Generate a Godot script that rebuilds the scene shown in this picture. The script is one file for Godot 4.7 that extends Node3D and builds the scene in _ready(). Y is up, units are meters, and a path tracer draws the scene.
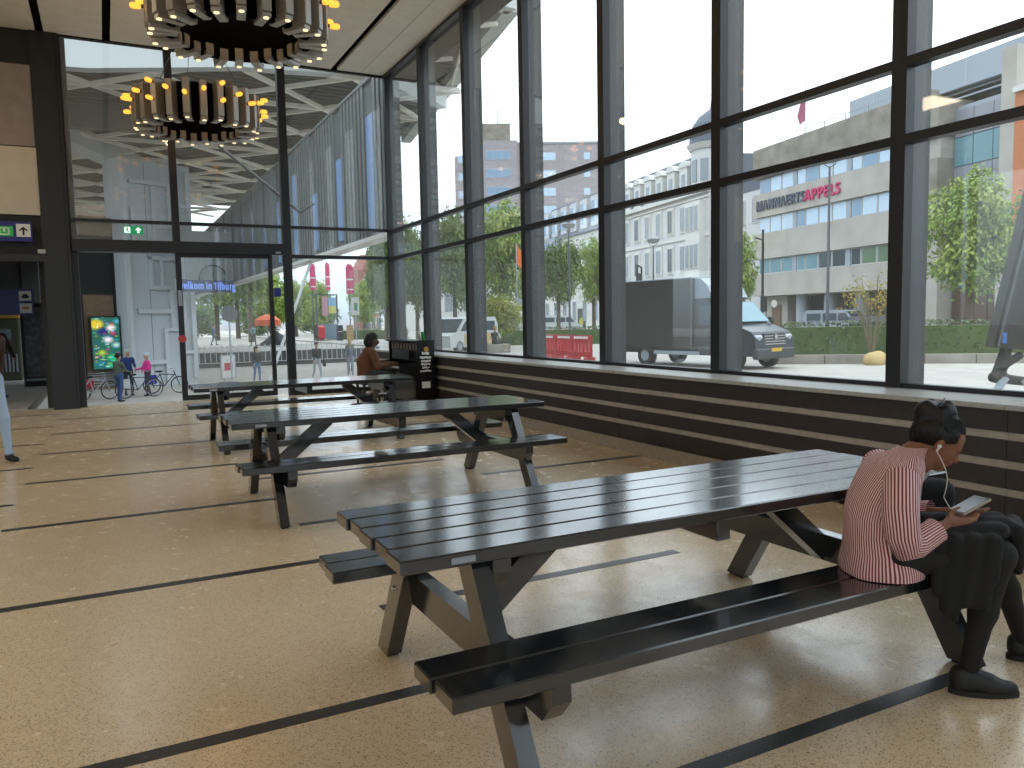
extends Node3D
# A glazed station hall with picnic tables; street and forecourt outside. Units are metres, y is up, the hall floor is y = 0.

var used := {}
var boxes := {}
var mats := {}
var rng := RandomNumberGenerator.new()

# ---------- naming and tagging ----------
func numbered(called: String) -> String:
	var n: int = used.get(called, 0)
	used[called] = n + 1
	return called if n == 0 else "%s_%03d" % [called, n]

func tag(o: Node, label: String, category: String, group := "", kind := "") -> Node:
	o.set_meta("label", label)
	o.set_meta("category", category)
	if group: o.set_meta("group", group)
	if kind: o.set_meta("kind", kind)
	return o

func thing(called: String, label: String, category: String, at := Vector3.ZERO, turn := 0.0, group := "", kind := "") -> Node3D:
	var o := Node3D.new()
	o.name = numbered(called)
	add_child(o)
	o.position = at
	o.rotation.y = turn
	tag(o, label, category, group, kind)
	return o

func dup(src: Node3D, at: Vector3, turn: float, label: String, group := "") -> Node3D:
	var base := String(src.name)
	var cut := base.rfind("_0")
	if cut > 0: base = base.substr(0, cut)
	var o: Node3D = src.duplicate()
	o.name = numbered(base)
	add_child(o)
	o.position = at
	o.rotation.y = turn
	o.set_meta("label", label)
	if group: o.set_meta("group", group)
	return o

func part(parent: Node, called: String, mesh: Mesh, m: Material, at := Vector3.ZERO, b := Basis.IDENTITY) -> MeshInstance3D:
	var o := MeshInstance3D.new()
	o.name = called
	o.mesh = mesh
	o.material_override = m
	o.transform = Transform3D(b, at)
	parent.add_child(o, true)
	return o

func single(called: String, mesh: Mesh, m: Material, label: String, category: String, at := Vector3.ZERO, group := "", kind := "") -> MeshInstance3D:
	var o := MeshInstance3D.new()
	o.name = numbered(called)
	o.mesh = mesh
	o.material_override = m
	o.position = at
	add_child(o)
	tag(o, label, category, group, kind)
	return o

# ---------- meshes ----------
func boxmesh(s: Vector3) -> BoxMesh:
	var k := "%.4f,%.4f,%.4f" % [s.x, s.y, s.z]
	if not boxes.has(k):
		var b := BoxMesh.new()
		b.size = s
		boxes[k] = b
	return boxes[k]

func bx(parent: Node, called: String, m: Material, x0: float, x1: float, y0: float, y1: float, z0: float, z1: float) -> MeshInstance3D:
	return part(parent, called, boxmesh(Vector3(absf(x1 - x0), absf(y1 - y0), absf(z1 - z0))), m, Vector3((x0 + x1) / 2, (y0 + y1) / 2, (z0 + z1) / 2))

func begin() -> SurfaceTool:
	var st := SurfaceTool.new()
	st.begin(Mesh.PRIMITIVE_TRIANGLES)
	st.set_smooth_group(-1)
	return st

func done(st: SurfaceTool) -> ArrayMesh:
	st.generate_normals()
	return st.commit()

func tri(st: SurfaceTool, a: Vector3, b: Vector3, c: Vector3, out: Vector3) -> void:
	var n := (a - c).cross(a - b)
	st.add_vertex(a)
	if n.dot(out) >= 0.0:
		st.add_vertex(b)
		st.add_vertex(c)
	else:
		st.add_vertex(c)
		st.add_vertex(b)

func quad(st: SurfaceTool, a: Vector3, b: Vector3, c: Vector3, d: Vector3, out: Vector3) -> void:
	tri(st, a, b, c, out)
	tri(st, a, c, d, out)

# an eight-cornered block: corners from a transform of the unit cube, top may be scaled
func block(st: SurfaceTool, c: Vector3, s: Vector3, b := Basis.IDENTITY, top := Vector2.ONE) -> void:
	var p: Array[Vector3] = []
	for i in 8:
		var v := Vector3((-0.5 if i & 1 == 0 else 0.5), (-0.5 if i & 2 == 0 else 0.5), (-0.5 if i & 4 == 0 else 0.5)) * s
		if i & 2: v = Vector3(v.x * top.x, v.y, v.z * top.y)
		p.append(c + b * v)
	for f in [[0, 1, 3, 2], [4, 5, 7, 6], [0, 1, 5, 4], [2, 3, 7, 6], [0, 2, 6, 4], [1, 3, 7, 5]]:
		var m: Vector3 = (p[f[0]] + p[f[1]] + p[f[2]] + p[f[3]]) / 4.0
		quad(st, p[f[0]], p[f[1]], p[f[2]], p[f[3]], m - c)

# a bar of rectangular section from a to b
func bar(st: SurfaceTool, a: Vector3, b: Vector3, w: float, h: float, up := Vector3.UP) -> void:
	var z := (b - a).normalized()
	if absf(z.dot(up)) > 0.98: up = Vector3.RIGHT
	var x := up.cross(z).normalized()
	block(st, (a + b) / 2, Vector3(w, h, a.distance_to(b)), Basis(x, z.cross(x).normalized(), z))

func barmesh(a: Vector3, b: Vector3, w: float, h: float, up := Vector3.UP) -> ArrayMesh:
	var st := begin()
	bar(st, a, b, w, h, up)
	return done(st)

# a block with its twelve edges chamfered
func chamfered(s: Vector3, e: float) -> ArrayMesh:
	var k := "c%.4f,%.4f,%.4f,%.4f" % [s.x, s.y, s.z, e]
	if boxes.has(k): return boxes[k]
	var st := begin()
	var h := s / 2
	var g := h - Vector3(e, e, e)
	for ax in 3:
		var u := (ax + 1) % 3
		var v := (ax + 2) % 3
		for sg in [-1.0, 1.0]:
			var q: Array[Vector3] = []
			for cc in [[-1.0, -1.0], [1.0, -1.0], [1.0, 1.0], [-1.0, 1.0]]:
				var p := Vector3.ZERO
				p[ax] = h[ax] * sg
				p[u] = g[u] * cc[0]
				p[v] = g[v] * cc[1]
				q.append(p)
			var o := Vector3.ZERO
			o[ax] = sg
			quad(st, q[0], q[1], q[2], q[3], o)
		for su in [-1.0, 1.0]:
			for sv in [-1.0, 1.0]:
				var o := Vector3.ZERO
				o[u] = su
				o[v] = sv
				var a := Vector3.ZERO
				a[ax] = -g[ax]
				a[u] = h[u] * su
				a[v] = g[v] * sv
				var b := a
				b[ax] = g[ax]
				var c := b
				c[u] = g[u] * su
				c[v] = h[v] * sv
				var d := c
				d[ax] = -g[ax]
				quad(st, a, b, c, d, o)
	for i in 8:
		var sg := Vector3((-1.0 if i & 1 == 0 else 1.0), (-1.0 if i & 2 == 0 else 1.0), (-1.0 if i & 4 == 0 else 1.0))
		tri(st, sg * Vector3(h.x, g.y, g.z), sg * Vector3(g.x, h.y, g.z), sg * Vector3(g.x, g.y, h.z), sg)
	boxes[k] = done(st)
	return boxes[k]

# a polygon in the xy plane pushed out along z
func prism(poly: PackedVector2Array, z0: float, z1: float) -> ArrayMesh:
	var st := begin()
	var n := poly.size()
	var mid := Vector2.ZERO
	for p in poly: mid += p / n
	var idx := Geometry2D.triangulate_polygon(poly)
	for i in range(0, idx.size(), 3):
		for z in [z0, z1]:
			var a: Vector2 = poly[idx[i]]
			var b: Vector2 = poly[idx[i + 1]]
			var c: Vector2 = poly[idx[i + 2]]
			tri(st, Vector3(a.x, a.y, z), Vector3(b.x, b.y, z), Vector3(c.x, c.y, z), Vector3(0, 0, z - (z0 + z1) / 2))
	var turn := 0.0
	for i in n: turn += poly[i].cross(poly[(i + 1) % n])
	for i in n:
		var a: Vector2 = poly[i]
		var b: Vector2 = poly[(i + 1) % n]
		var o := Vector2(b.y - a.y, a.x - b.x) * signf(turn)
		quad(st, Vector3(a.x, a.y, z0), Vector3(b.x, b.y, z0), Vector3(b.x, b.y, z1), Vector3(a.x, a.y, z1), Vector3(o.x, o.y, 0))
	return done(st)

# a smooth tube through points with a radius at each
func tube(st: SurfaceTool, pts: Array, rad: Array, seg := 8, caps := true) -> void:
	st.set_smooth_group(0)
	var rings := []
	var x := Vector3.ZERO
	for i in pts.size():
		var t: Vector3 = (pts[mini(i + 1, pts.size() - 1)] - pts[maxi(i - 1, 0)])
		t = t.normalized()
		if x == Vector3.ZERO:
			x = (Vector3.UP if absf(t.y) < 0.9 else Vector3.RIGHT).cross(t).normalized()
		else:
			x = (x - t * x.dot(t)).normalized()
		var y := t.cross(x)
		var ring: Array[Vector3] = []
		for k in seg:
			var a := TAU * k / seg
			ring.append(pts[i] + (x * cos(a) + y * sin(a)) * float(rad[mini(i, rad.size() - 1)]))
		rings.append(ring)
	for i in pts.size() - 1:
		for k in seg:
			var k2 := (k + 1) % seg
			var o: Vector3 = (rings[i][k] + rings[i][k2] + rings[i + 1][k]) / 3.0 - (pts[i] + pts[i + 1]) / 2.0
			quad(st, rings[i][k], rings[i][k2], rings[i + 1][k2], rings[i + 1][k], o)
	if caps:
		st.set_smooth_group(-1)
		for e in [0, pts.size() - 1]:
			var o: Vector3 = pts[e] - pts[1 if e == 0 else e - 1]
			for k in range(1, seg - 1): tri(st, rings[e][0], rings[e][k], rings[e][k + 1], o)
	st.set_smooth_group(-1)

func tubemesh(pts: Array, rad: Array, seg := 8, caps := true) -> ArrayMesh:
	var st := begin()
	tube(st, pts, rad, seg, caps)
	return done(st)

func cyl(r0: float, r1: float, h: float, seg := 16) -> CylinderMesh:
	var k := "y%.4f,%.4f,%.4f,%d" % [r0, r1, h, seg]
	if not boxes.has(k):
		var c := CylinderMesh.new()
		c.bottom_radius = r0
		c.top_radius = r1
		c.height = h
		c.radial_segments = seg
		c.rings = 1
		boxes[k] = c
	return boxes[k]

func ringmesh(r_in: float, r_out: float, seg := 24, rings := 8) -> TorusMesh:
	var k := "t%.4f,%.4f" % [r_in, r_out]
	if not boxes.has(k):
		var t := TorusMesh.new()
		t.inner_radius = r_in
		t.outer_radius = r_out
		t.rings = seg
		t.ring_segments = rings
		boxes[k] = t
	return boxes[k]

# profile of (radius, height) points turned round the y axis
func lathe(profile: Array, seg := 20, smooth := true) -> ArrayMesh:
	var st := begin()
	if smooth: st.set_smooth_group(0)
	for i in profile.size() - 1:
		var p: Vector2 = profile[i]
		var q: Vector2 = profile[i + 1]
		for k in seg:
			var a := TAU * k / seg
			var b := TAU * (k + 1) / seg
			var o := Vector3(cos((a + b) / 2) * (q.y - p.y), -(q.x - p.x), sin((a + b) / 2) * (q.y - p.y))
			quad(st, Vector3(cos(a) * p.x, p.y, sin(a) * p.x), Vector3(cos(b) * p.x, p.y, sin(b) * p.x), Vector3(cos(b) * q.x, q.y, sin(b) * q.x), Vector3(cos(a) * q.x, q.y, sin(a) * q.x), o)
	return done(st)

func text(s: String, height: float, depth := 0.02, bold := true) -> TextMesh:
	var t := TextMesh.new()
	var f := SystemFont.new()
	f.font_names = PackedStringArray(["Droid Sans"])
	f.font_weight = 700 if bold else 400
	t.font = f
	t.text = s
	t.font_size = 32
	t.pixel_size = height / 32.0
	t.depth = depth
	t.curve_step = 2.0
	return t

# ---------- bodies: bones joined with a smooth minimum, meshed as surface nets ----------
# bones: [a, b, radius_a, radius_b, linear Color]
func flesh(bones: Array, cell: float, k: float, colored := true) -> ArrayMesh:
	var lo := Vector3(1e9, 1e9, 1e9)
	var hi := -lo
	for b in bones:
		var r: float = maxf(b[2], b[3]) + cell * 3.0
		for e in [b[0], b[1]]:
			lo = lo.min(e - Vector3(r, r, r))
			hi = hi.max(e + Vector3(r, r, r))
	var nx := int((hi.x - lo.x) / cell) + 2
	var ny := int((hi.y - lo.y) / cell) + 2
	var nz := int((hi.z - lo.z) / cell) + 2
	var g := PackedFloat32Array()
	g.resize(nx * ny * nz)
	g.fill(1e3)
	var best := PackedFloat32Array()
	best.resize(nx * ny * nz)
	best.fill(1e3)
	var who := PackedByteArray()
	who.resize(nx * ny * nz)
	for bi in bones.size():
		var b: Array = bones[bi]
		var pa: Vector3 = b[0]
		var ra: float = b[2]
		var dr: float = float(b[3]) - ra
		var ab: Vector3 = b[1] - pa
		var l2 := maxf(ab.length_squared(), 1e-9)
		var m: float = maxf(b[2], b[3]) + cell * 2.5 + k
		var p0 := ((pa.min(b[1]) - Vector3(m, m, m) - lo) / cell).floor()
		var p1 := ((pa.max(b[1]) + Vector3(m, m, m) - lo) / cell).ceil()
		for i in range(maxi(0, int(p0.x)), mini(nx - 1, int(p1.x)) + 1):
			for j in range(maxi(0, int(p0.y)), mini(ny - 1, int(p1.y)) + 1):
				var base := (i * ny + j) * nz
				for l in range(maxi(0, int(p0.z)), mini(nz - 1, int(p1.z)) + 1):
					var p := lo + Vector3(i, j, l) * cell - pa
					var t := clampf(p.dot(ab) / l2, 0.0, 1.0)
					var d := (p - ab * t).length() - ra - dr * t
					var at := base + l
					if d < best[at]:
						best[at] = d
						who[at] = bi
					var o := g[at]
					if o > 900.0: g[at] = d
					else:
						var h := maxf(k - absf(o - d), 0.0) / k
						g[at] = minf(o, d) - h * h * k * 0.25
	var st := SurfaceTool.new()
	st.begin(Mesh.PRIMITIVE_TRIANGLES)
	st.set_smooth_group(0)
	var vid := {}
	var count := 0
	var sy := nz
	var sx := ny * nz
	var offs := [0, sx, sy, sx + sy, 1, sx + 1, sy + 1, sx + sy + 1]
	var edges := [[0, 1], [2, 3], [4, 5], [6, 7], [0, 2], [1, 3], [4, 6], [5, 7], [0, 4], [1, 5], [2, 6], [3, 7]]
	var corner := []
	for c in 8: corner.append(Vector3(c & 1, (c >> 1) & 1, (c >> 2) & 1))
	for i in nx - 1:
		for j in ny - 1:
			var base := (i * ny + j) * nz
			for l in nz - 1:
				var at := base + l
				if g[at] > cell * 4.0: continue
				var inside := 0
				for c in 8:
					if g[at + offs[c]] < 0.0: inside += 1
				if inside == 0 or inside == 8: continue
				var v := Vector3.ZERO
				var n := 0
				for e in edges:
					var va := g[at + offs[e[0]]]
					var vb := g[at + offs[e[1]]]
					if (va < 0.0) != (vb < 0.0):
						v += corner[e[0]].lerp(corner[e[1]], va / (va - vb))
						n += 1
				v = lo + (Vector3(i, j, l) + v / n) * cell
				if colored: st.set_color(bones[who[at]][4])
				st.add_vertex(v)
				vid[at] = count
				count += 1
	for at in vid:
		var l: int = at % nz
		var j: int = (at / nz) % ny
		var i: int = at / sx
		var a := g[at] < 0.0
		for ax in 3:
			var step: int = [sx, sy, 1][ax]
			var u: int = [sy, 1, sx][ax]
			var w: int = [1, sx, sy][ax]
			if (ax == 0 and (j == 0 or l == 0)) or (ax == 1 and (l == 0 or i == 0)) or (ax == 2 and (i == 0 or j == 0)): continue
			var b: bool = g[at + step] < 0.0
			if a == b: continue
			var q := [at, at - u, at - u - w, at - w]
			if not (vid.has(q[1]) and vid.has(q[2]) and vid.has(q[3])): continue
			var o := [0, 1, 2, 0, 2, 3] if b else [0, 2, 1, 0, 3, 2]
			for x in o: st.add_index(vid[q[x]])
	st.generate_normals()
	return st.commit()

# ---------- materials ----------
func srgb(r: int, g: int, b: int) -> Color:
	return Color(r / 255.0, g / 255.0, b / 255.0)

func lin(r: int, g: int, b: int) -> Color:
	return srgb(r, g, b).srgb_to_linear()

func mat(called: String, c: Color, rough := 0.7, metal := 0.0) -> StandardMaterial3D:
	if mats.has(called): return mats[called]
	var m := StandardMaterial3D.new()
	m.resource_name = called
	m.albedo_color = c
	m.roughness = rough
	m.metallic = metal
	mats[called] = m
	return m

func glow(called: String, c: Color, energy: float) -> StandardMaterial3D:
	var m := mat(called, c, 0.4)
	m.emission_enabled = true
	m.emission = c
	m.emission_energy_multiplier = energy
	return m

func glassy(called: String, c: Color, alpha: float) -> StandardMaterial3D:
	var m := mat(called, Color(c, alpha), 0.02)
	m.transparency = BaseMaterial3D.TRANSPARENCY_ALPHA
	return m

func noise_tex(size: int, freq: float, sd: int, a: Color, b: Color, octaves := 4) -> NoiseTexture2D:
	var n := FastNoiseLite.new()
	n.seed = sd
	n.frequency = freq
	n.fractal_octaves = octaves
	var t := NoiseTexture2D.new()
	t.width = size
	t.height = size
	t.seamless = true
	t.noise = n
	var gr := Gradient.new()
	gr.set_color(0, a)
	gr.set_color(1, b)
	t.color_ramp = gr
	return t

# a grained material: an albedo of two tones mixed by noise, laid on by world position
func grained(called: String, a: Color, b: Color, rough: float, metres: float, freq := 0.02, sd := 1, bump := 0.0) -> StandardMaterial3D:
	if mats.has(called): return mats[called]
	var m := mat(called, Color.WHITE, rough)
	m.albedo_texture = noise_tex(256, freq, sd, a, b)
	m.uv1_triplanar = true
	m.uv1_world_triplanar = true
	m.uv1_scale = Vector3.ONE / metres
	if bump > 0.0:
		m.heightmap_enabled = true
		m.heightmap_scale = bump
		m.heightmap_texture = noise_tex(256, freq * 2.0, sd + 7, Color.BLACK, Color.WHITE)
	return m

func _ready() -> void:
	# ----- camera -----
	var cam := Camera3D.new()
	cam.name = "camera"
	cam.position = Vector3(0, 1.5, 0)
	cam.rotation_degrees = Vector3(-4.784, -27.234, -1.065)
	cam.fov = 52.04
	cam.near = 0.05
	cam.far = 600.0
	add_child(cam)
	cam.current = true
	# ----- sky and exposure -----
	var sm := ProceduralSkyMaterial.new()
	sm.sky_top_color = Color(0.90, 0.96, 1.0)
	sm.sky_horizon_color = Color(0.49, 0.555, 0.60)
	sm.sky_curve = 0.15
	sm.sky_energy_multiplier = 1.0
	sm.ground_bottom_color = Color(0.36, 0.35, 0.33)
	sm.ground_horizon_color = Color(0.5, 0.52, 0.54)
	var sky := Sky.new()
	sky.sky_material = sm
	var env := Environment.new()
	env.background_mode = Environment.BG_SKY
	env.sky = sky
	env.background_energy_multiplier = 2.3
	env.tonemap_mode = Environment.TONE_MAPPER_LINEAR
	env.tonemap_exposure = 1.5
	env.sdfgi_enabled = true
	env.ssao_enabled = true
	env.ssil_enabled = true
	var we := WorldEnvironment.new()
	we.name = "world_environment"
	we.environment = env
	add_child(we)
	rng.seed = 11
	# ----- hall -----
	materials()
	hall_shell()
	window_wall()
	end_wall()
	fill_lamps()
	# ----- ground and buildings outside -----
	grounds()
	station_canopy()
	street_front()
	# ----- things in the hall -----
	picnic_tables()
	chandeliers()
	piano()
	seated_person()
	passers_by()
	# ----- things outside -----
	forecourt()
	plaza()
	street()

func materials() -> void:
	# polished terrazzo: beige binder with dark, pale and rusty chips
	var im := Image.create(1024, 1024, false, Image.FORMAT_RGB8)
	im.fill(srgb(206, 185, 154))
	var chips := [srgb(146, 126, 104), srgb(214, 196, 168), srgb(172, 148, 118), srgb(116, 102, 90), srgb(204, 186, 158), srgb(188, 164, 132)]
	for i in 36000:
		var w := rng.randi_range(1, 5)
		var h := rng.randi_range(1, 4)
		var c: Color = chips[rng.randi() % chips.size()]
		var px := rng.randi() % 1024
		var py := rng.randi() % 1024
		im.fill_rect(Rect2i(px, py, mini(w, 1024 - px), mini(h, 1024 - py)), c)
	var tz := mat("terrazzo", Color.WHITE, 0.3)
	tz.albedo_texture = ImageTexture.create_from_image(im)
	tz.uv1_triplanar = true
	tz.uv1_world_triplanar = true
	tz.uv1_scale = Vector3.ONE / 1.25
	tz.roughness = 1.0
	tz.metallic_specular = 0.6
	tz.roughness_texture = noise_tex(512, 0.012, 5, Color(0.16, 0.16, 0.16), Color(0.30, 0.30, 0.30), 5)
	var im2 := Image.create(512, 512, false, Image.FORMAT_RGB8)
	im2.fill(srgb(44, 43, 43))
	for i in 9000:
		var v := rng.randi_range(22, 84)
		im2.fill_rect(Rect2i(rng.randi() % 508, rng.randi() % 508, rng.randi_range(1, 4), rng.randi_range(1, 4)), srgb(v, v, v))
	var gr := mat("dark_granite", Color.WHITE, 0.34)
	gr.albedo_texture = ImageTexture.create_from_image(im2)
	gr.uv1_triplanar = true
	gr.uv1_world_triplanar = true
	gr.uv1_scale = Vector3.ONE / 0.8
	grained("sill_stone", srgb(150, 150, 147), srgb(182, 181, 176), 0.3, 0.8, 0.05, 3)
	grained("plinth_stone", srgb(134, 124, 110), srgb(158, 147, 130), 0.5, 0.8, 0.04, 4)
	grained("dark_cladding", srgb(38, 30, 28), srgb(50, 40, 36), 0.5, 0.6, 0.03, 5)
	grained("pale_batten", srgb(150, 142, 130), srgb(172, 164, 150), 0.45, 0.8, 0.03, 6)
	mat("black_steel", srgb(22, 23, 27), 0.4)
	mat("column_steel", srgb(24, 28, 31), 0.45)
	mat("outer_steel", srgb(46, 50, 56), 0.22)
	glassy("pane_glass", Color(0.93, 0.97, 0.96), 0.06)
	grained("ceiling_board", srgb(206, 200, 188), srgb(216, 210, 198), 0.6, 2.0, 0.02, 8)
	mat("black_void", srgb(10, 10, 11), 0.7).metallic_specular = 0.1
	grained("wall_beige", srgb(188, 178, 160), srgb(198, 188, 170), 0.7, 2.0, 0.02, 9)
	grained("wall_rose", srgb(132, 120, 116), srgb(146, 134, 130), 0.7, 2.0, 0.02, 10)
	var pt := mat("table_paint", srgb(22, 25, 29), 0.3)
	pt.roughness_texture = noise_tex(256, 0.03, 21, Color(0.16, 0.16, 0.16), Color(0.22, 0.22, 0.22), 4)
	pt.roughness = 1.0
	pt.uv1_triplanar = true
	pt.uv1_world_triplanar = true
	pt.uv1_scale = Vector3(0.7, 1.0, 1.4)
	pt.metallic_specular = 0.5
	pt.clearcoat_enabled = true
	pt.clearcoat = 1.0
	pt.clearcoat_roughness = 0.13
	mat("worn_wood", srgb(120, 92, 66), 0.6)
	grained("paving", srgb(151, 146, 138), srgb(168, 163, 154), 0.85, 5.0, 0.02, 12)
	grained("forecourt_paving", srgb(168, 162, 153), srgb(186, 180, 170), 0.85, 4.0, 0.02, 13)
	grained("asphalt", srgb(101, 99, 97), srgb(118, 115, 112), 0.9, 3.0, 0.05, 14)
	grained("concrete", srgb(152, 147, 139), srgb(174, 169, 161), 0.85, 7.0, 0.01, 15)
	grained("old_concrete", srgb(108, 101, 92), srgb(150, 143, 133), 0.9, 5.0, 0.012, 16)
	mat("window_blue", srgb(120, 146, 170), 0.12)
	mat("window_pale", srgb(176, 196, 214), 0.12)
	mat("window_dark", srgb(62, 74, 84), 0.1)
	mat("window_teal", srgb(96, 134, 144), 0.15)
	mat("window_grey", srgb(126, 136, 144), 0.15)
	mat("lamp_grey", srgb(78, 84, 90), 0.5)
	mat("trim_grey", srgb(70, 73, 78), 0.4)
	mat("window_frame", srgb(180, 181, 183), 0.5)
	mat("white_render", srgb(190, 190, 190), 0.8)
	mat("off_white", srgb(198, 197, 192), 0.7)
	mat("grey_metal", srgb(143, 151, 160), 0.5)
	mat("slate", srgb(81, 89, 102), 0.6)
	mat("white_paint", srgb(186, 190, 188), 0.5)
	mat("chrome", srgb(200, 200, 200), 0.2, 1.0)
	mat("rubber", srgb(26, 26, 27), 0.8)
	mat("hall_black", srgb(22, 22, 23), 0.6)
	mat("lettering_white", srgb(238, 238, 236), 0.6)
	var people := mat("figure", Color.WHITE, 0.8)
	people.vertex_color_use_as_albedo = true
	var lf := mat("leaves", Color.WHITE, 0.6)
	lf.vertex_color_use_as_albedo = true
	lf.backlight_enabled = true
	lf.backlight = Color(0.5, 0.55, 0.3)
	lf.cull_mode = BaseMaterial3D.CULL_DISABLED
	grained("bark", srgb(78, 68, 58), srgb(104, 92, 80), 0.9, 1.0, 0.04, 18)

# ---------- the hall ----------
const XG := 5.5        # inner face of the window mullions
const ZE := -16.4      # end wall
const CEIL := 6.65
const BACK := 12.0     # wall behind the camera
const FAR := -14.0     # wall across the hall from the windows

func hall_shell() -> void:
	var fl := thing("floor", "polished beige terrazzo floor with dark granite strips", "floor", Vector3.ZERO, 0, "", "structure")
	bx(fl, "terrazzo_slab", mats.terrazzo, FAR - 0.3, 5.6, -0.25, 0.0, ZE - 0.35, BACK + 0.3)
	# granite strips, 2.1 m long, 1.95 m apart, staggered from block to block
	for c in range(-3, 4):
		var x0 := -0.765 + 1.965 * c
		var first := -6.82 if posmod(c, 2) == 0 else -7.78
		for k in range(-4, 6):
			var z := first - 1.945 * k
			if z < ZE + 0.5 or z > 3.5: continue
			var x1 := minf(x0 + 1.965, 5.04)
			if x1 - x0 < 0.2: continue
			bx(fl, "floor_strip", mats.dark_granite, x0 + 0.005, x1 - 0.005, -0.02, 0.002, z - 0.037, z + 0.037)
	# ceiling: beige boards on a dark deck, three open black slots along the hall
	var ce := thing("ceiling", "beige board ceiling with long black slots", "ceiling", Vector3.ZERO, 0, "", "structure")
	bx(ce, "ceiling_deck", mats.black_void, FAR - 0.3, 6.3, CEIL + 0.1, CEIL + 0.4, ZE - 0.2, BACK + 0.3)
	bx(ce, "ceiling_edge", mats.black_void, FAR - 0.3, 6.3, CEIL, CEIL + 0.4, ZE - 0.2, ZE - 0.01)
	var cuts := [[FAR, -9.0], [-9.0, -4.97], [-4.84, -0.80], [-0.67, 0.24], [0.37, 1.40], [1.41, 2.44], [2.45, 3.48], [3.49, 4.40], [4.53, 5.02], [5.03, XG]]
	for c in cuts:
		var zz := [BACK, 4.0, -4.0, -10.2, ZE]
		for k in 4:
			bx(ce, "ceiling_board", mats.ceiling_board, c[0], c[1], CEIL, CEIL + 0.06, zz[k] - 0.004, zz[k + 1] + 0.004)
	# dark header where the ceiling meets the end wall, and the wall left of the column
	var wl := thing("wall_end", "end wall above the side doorway with beige and rose panels", "wall", Vector3(0, 0, ZE), 0, "", "structure")
	bx(wl, "wall_core", mats.hall_black, FAR, -0.86, 2.72, CEIL, -0.2, -0.02)
	bx(wl, "wall_panel", mats.wall_beige, -6.0, -0.88, 3.47, 4.64, -0.02, 0.03)
	bx(wl, "wall_panel", mats.wall_rose, -6.0, -0.91, 4.66, 6.05, -0.02, 0.02)
	bx(wl, "wall_core", mats.hall_black, FAR, -4.2, 0.0, 2.72, -0.2, -0.02)
	bx(wl, "door_post", mats.black_steel, -0.9, -0.8, 0.0, 2.72, -0.1, 0.04)
	bx(wl, "door_header", mats.black_steel, -4.2, -0.8, 2.66, 2.78, -0.1, 0.06)
	bx(wl, "door_sensor", mats.sill_stone, -0.98, -0.86, 2.80, 2.87, 0.0, 0.06)
	# far side of the hall: a low wall below a band of glazing; the back is glazed too
	var wf := thing("wall_left", "far hall wall across from the windows", "wall", Vector3(FAR, 0, 0), 0, "", "structure")
	bx(wf, "wall_base", mats.wall_beige, -0.3, 0.0, 0.0, 1.0, ZE, BACK)
	bx(wf, "wall_top", mats.wall_beige, -0.3, 0.0, 5.8, CEIL, ZE, BACK)
	for k in 8:
		var z := ZE + 0.2 + k * (BACK - ZE - 0.4) / 7.0
		bx(wf, "wall_post", mats.black_steel, -0.25, -0.05, 1.0, 5.8, z - 0.1, z + 0.1)
	bx(wf, "pane", mats.pane_glass, -0.16, -0.15, 1.0, 5.8, ZE, BACK)
	var wb := thing("wall_back", "back hall wall behind the tables", "wall", Vector3(0, 0, BACK), 0, "", "structure")
	bx(wb, "wall_base", mats.wall_beige, FAR, XG, 0.0, 0.6, 0.0, 0.3)
	bx(wb, "wall_top", mats.wall_beige, FAR, XG, 5.8, CEIL, 0.0, 0.3)
	for k in 9:
		var x := FAR + 0.1 + k * (XG - FAR - 0.2) / 8.0
		bx(wb, "wall_post", mats.black_steel, x - 0.1, x + 0.1, 0.6, 5.8, 0.05, 0.25)
	bx(wb, "pane", mats.pane_glass, FAR, XG, 0.6, 5.8, 0.15, 0.16)
	# big steel column at the doorway
	var co := thing("column", "thick black steel column beside the open sliding doorway", "column", Vector3(-0.685, 0, ZE - 0.15), 0, "", "structure")
	bx(co, "column_shaft", mats.column_steel, -0.215, 0.215, 0.0, CEIL, -0.2, 0.2)
	bx(co, "column_flange", mats.black_steel, 0.2, 0.32, 0.0, CEIL, -0.18, 0.05)
	bx(co, "column_seam", mats.black_void, 0.165, 0.172, 0.0, CEIL, 0.2, 0.202)
	bx(co, "cable_cover", mats.grey_metal, 0.335, 0.365, 3.16, 3.34, 0.05, 0.10)

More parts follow.
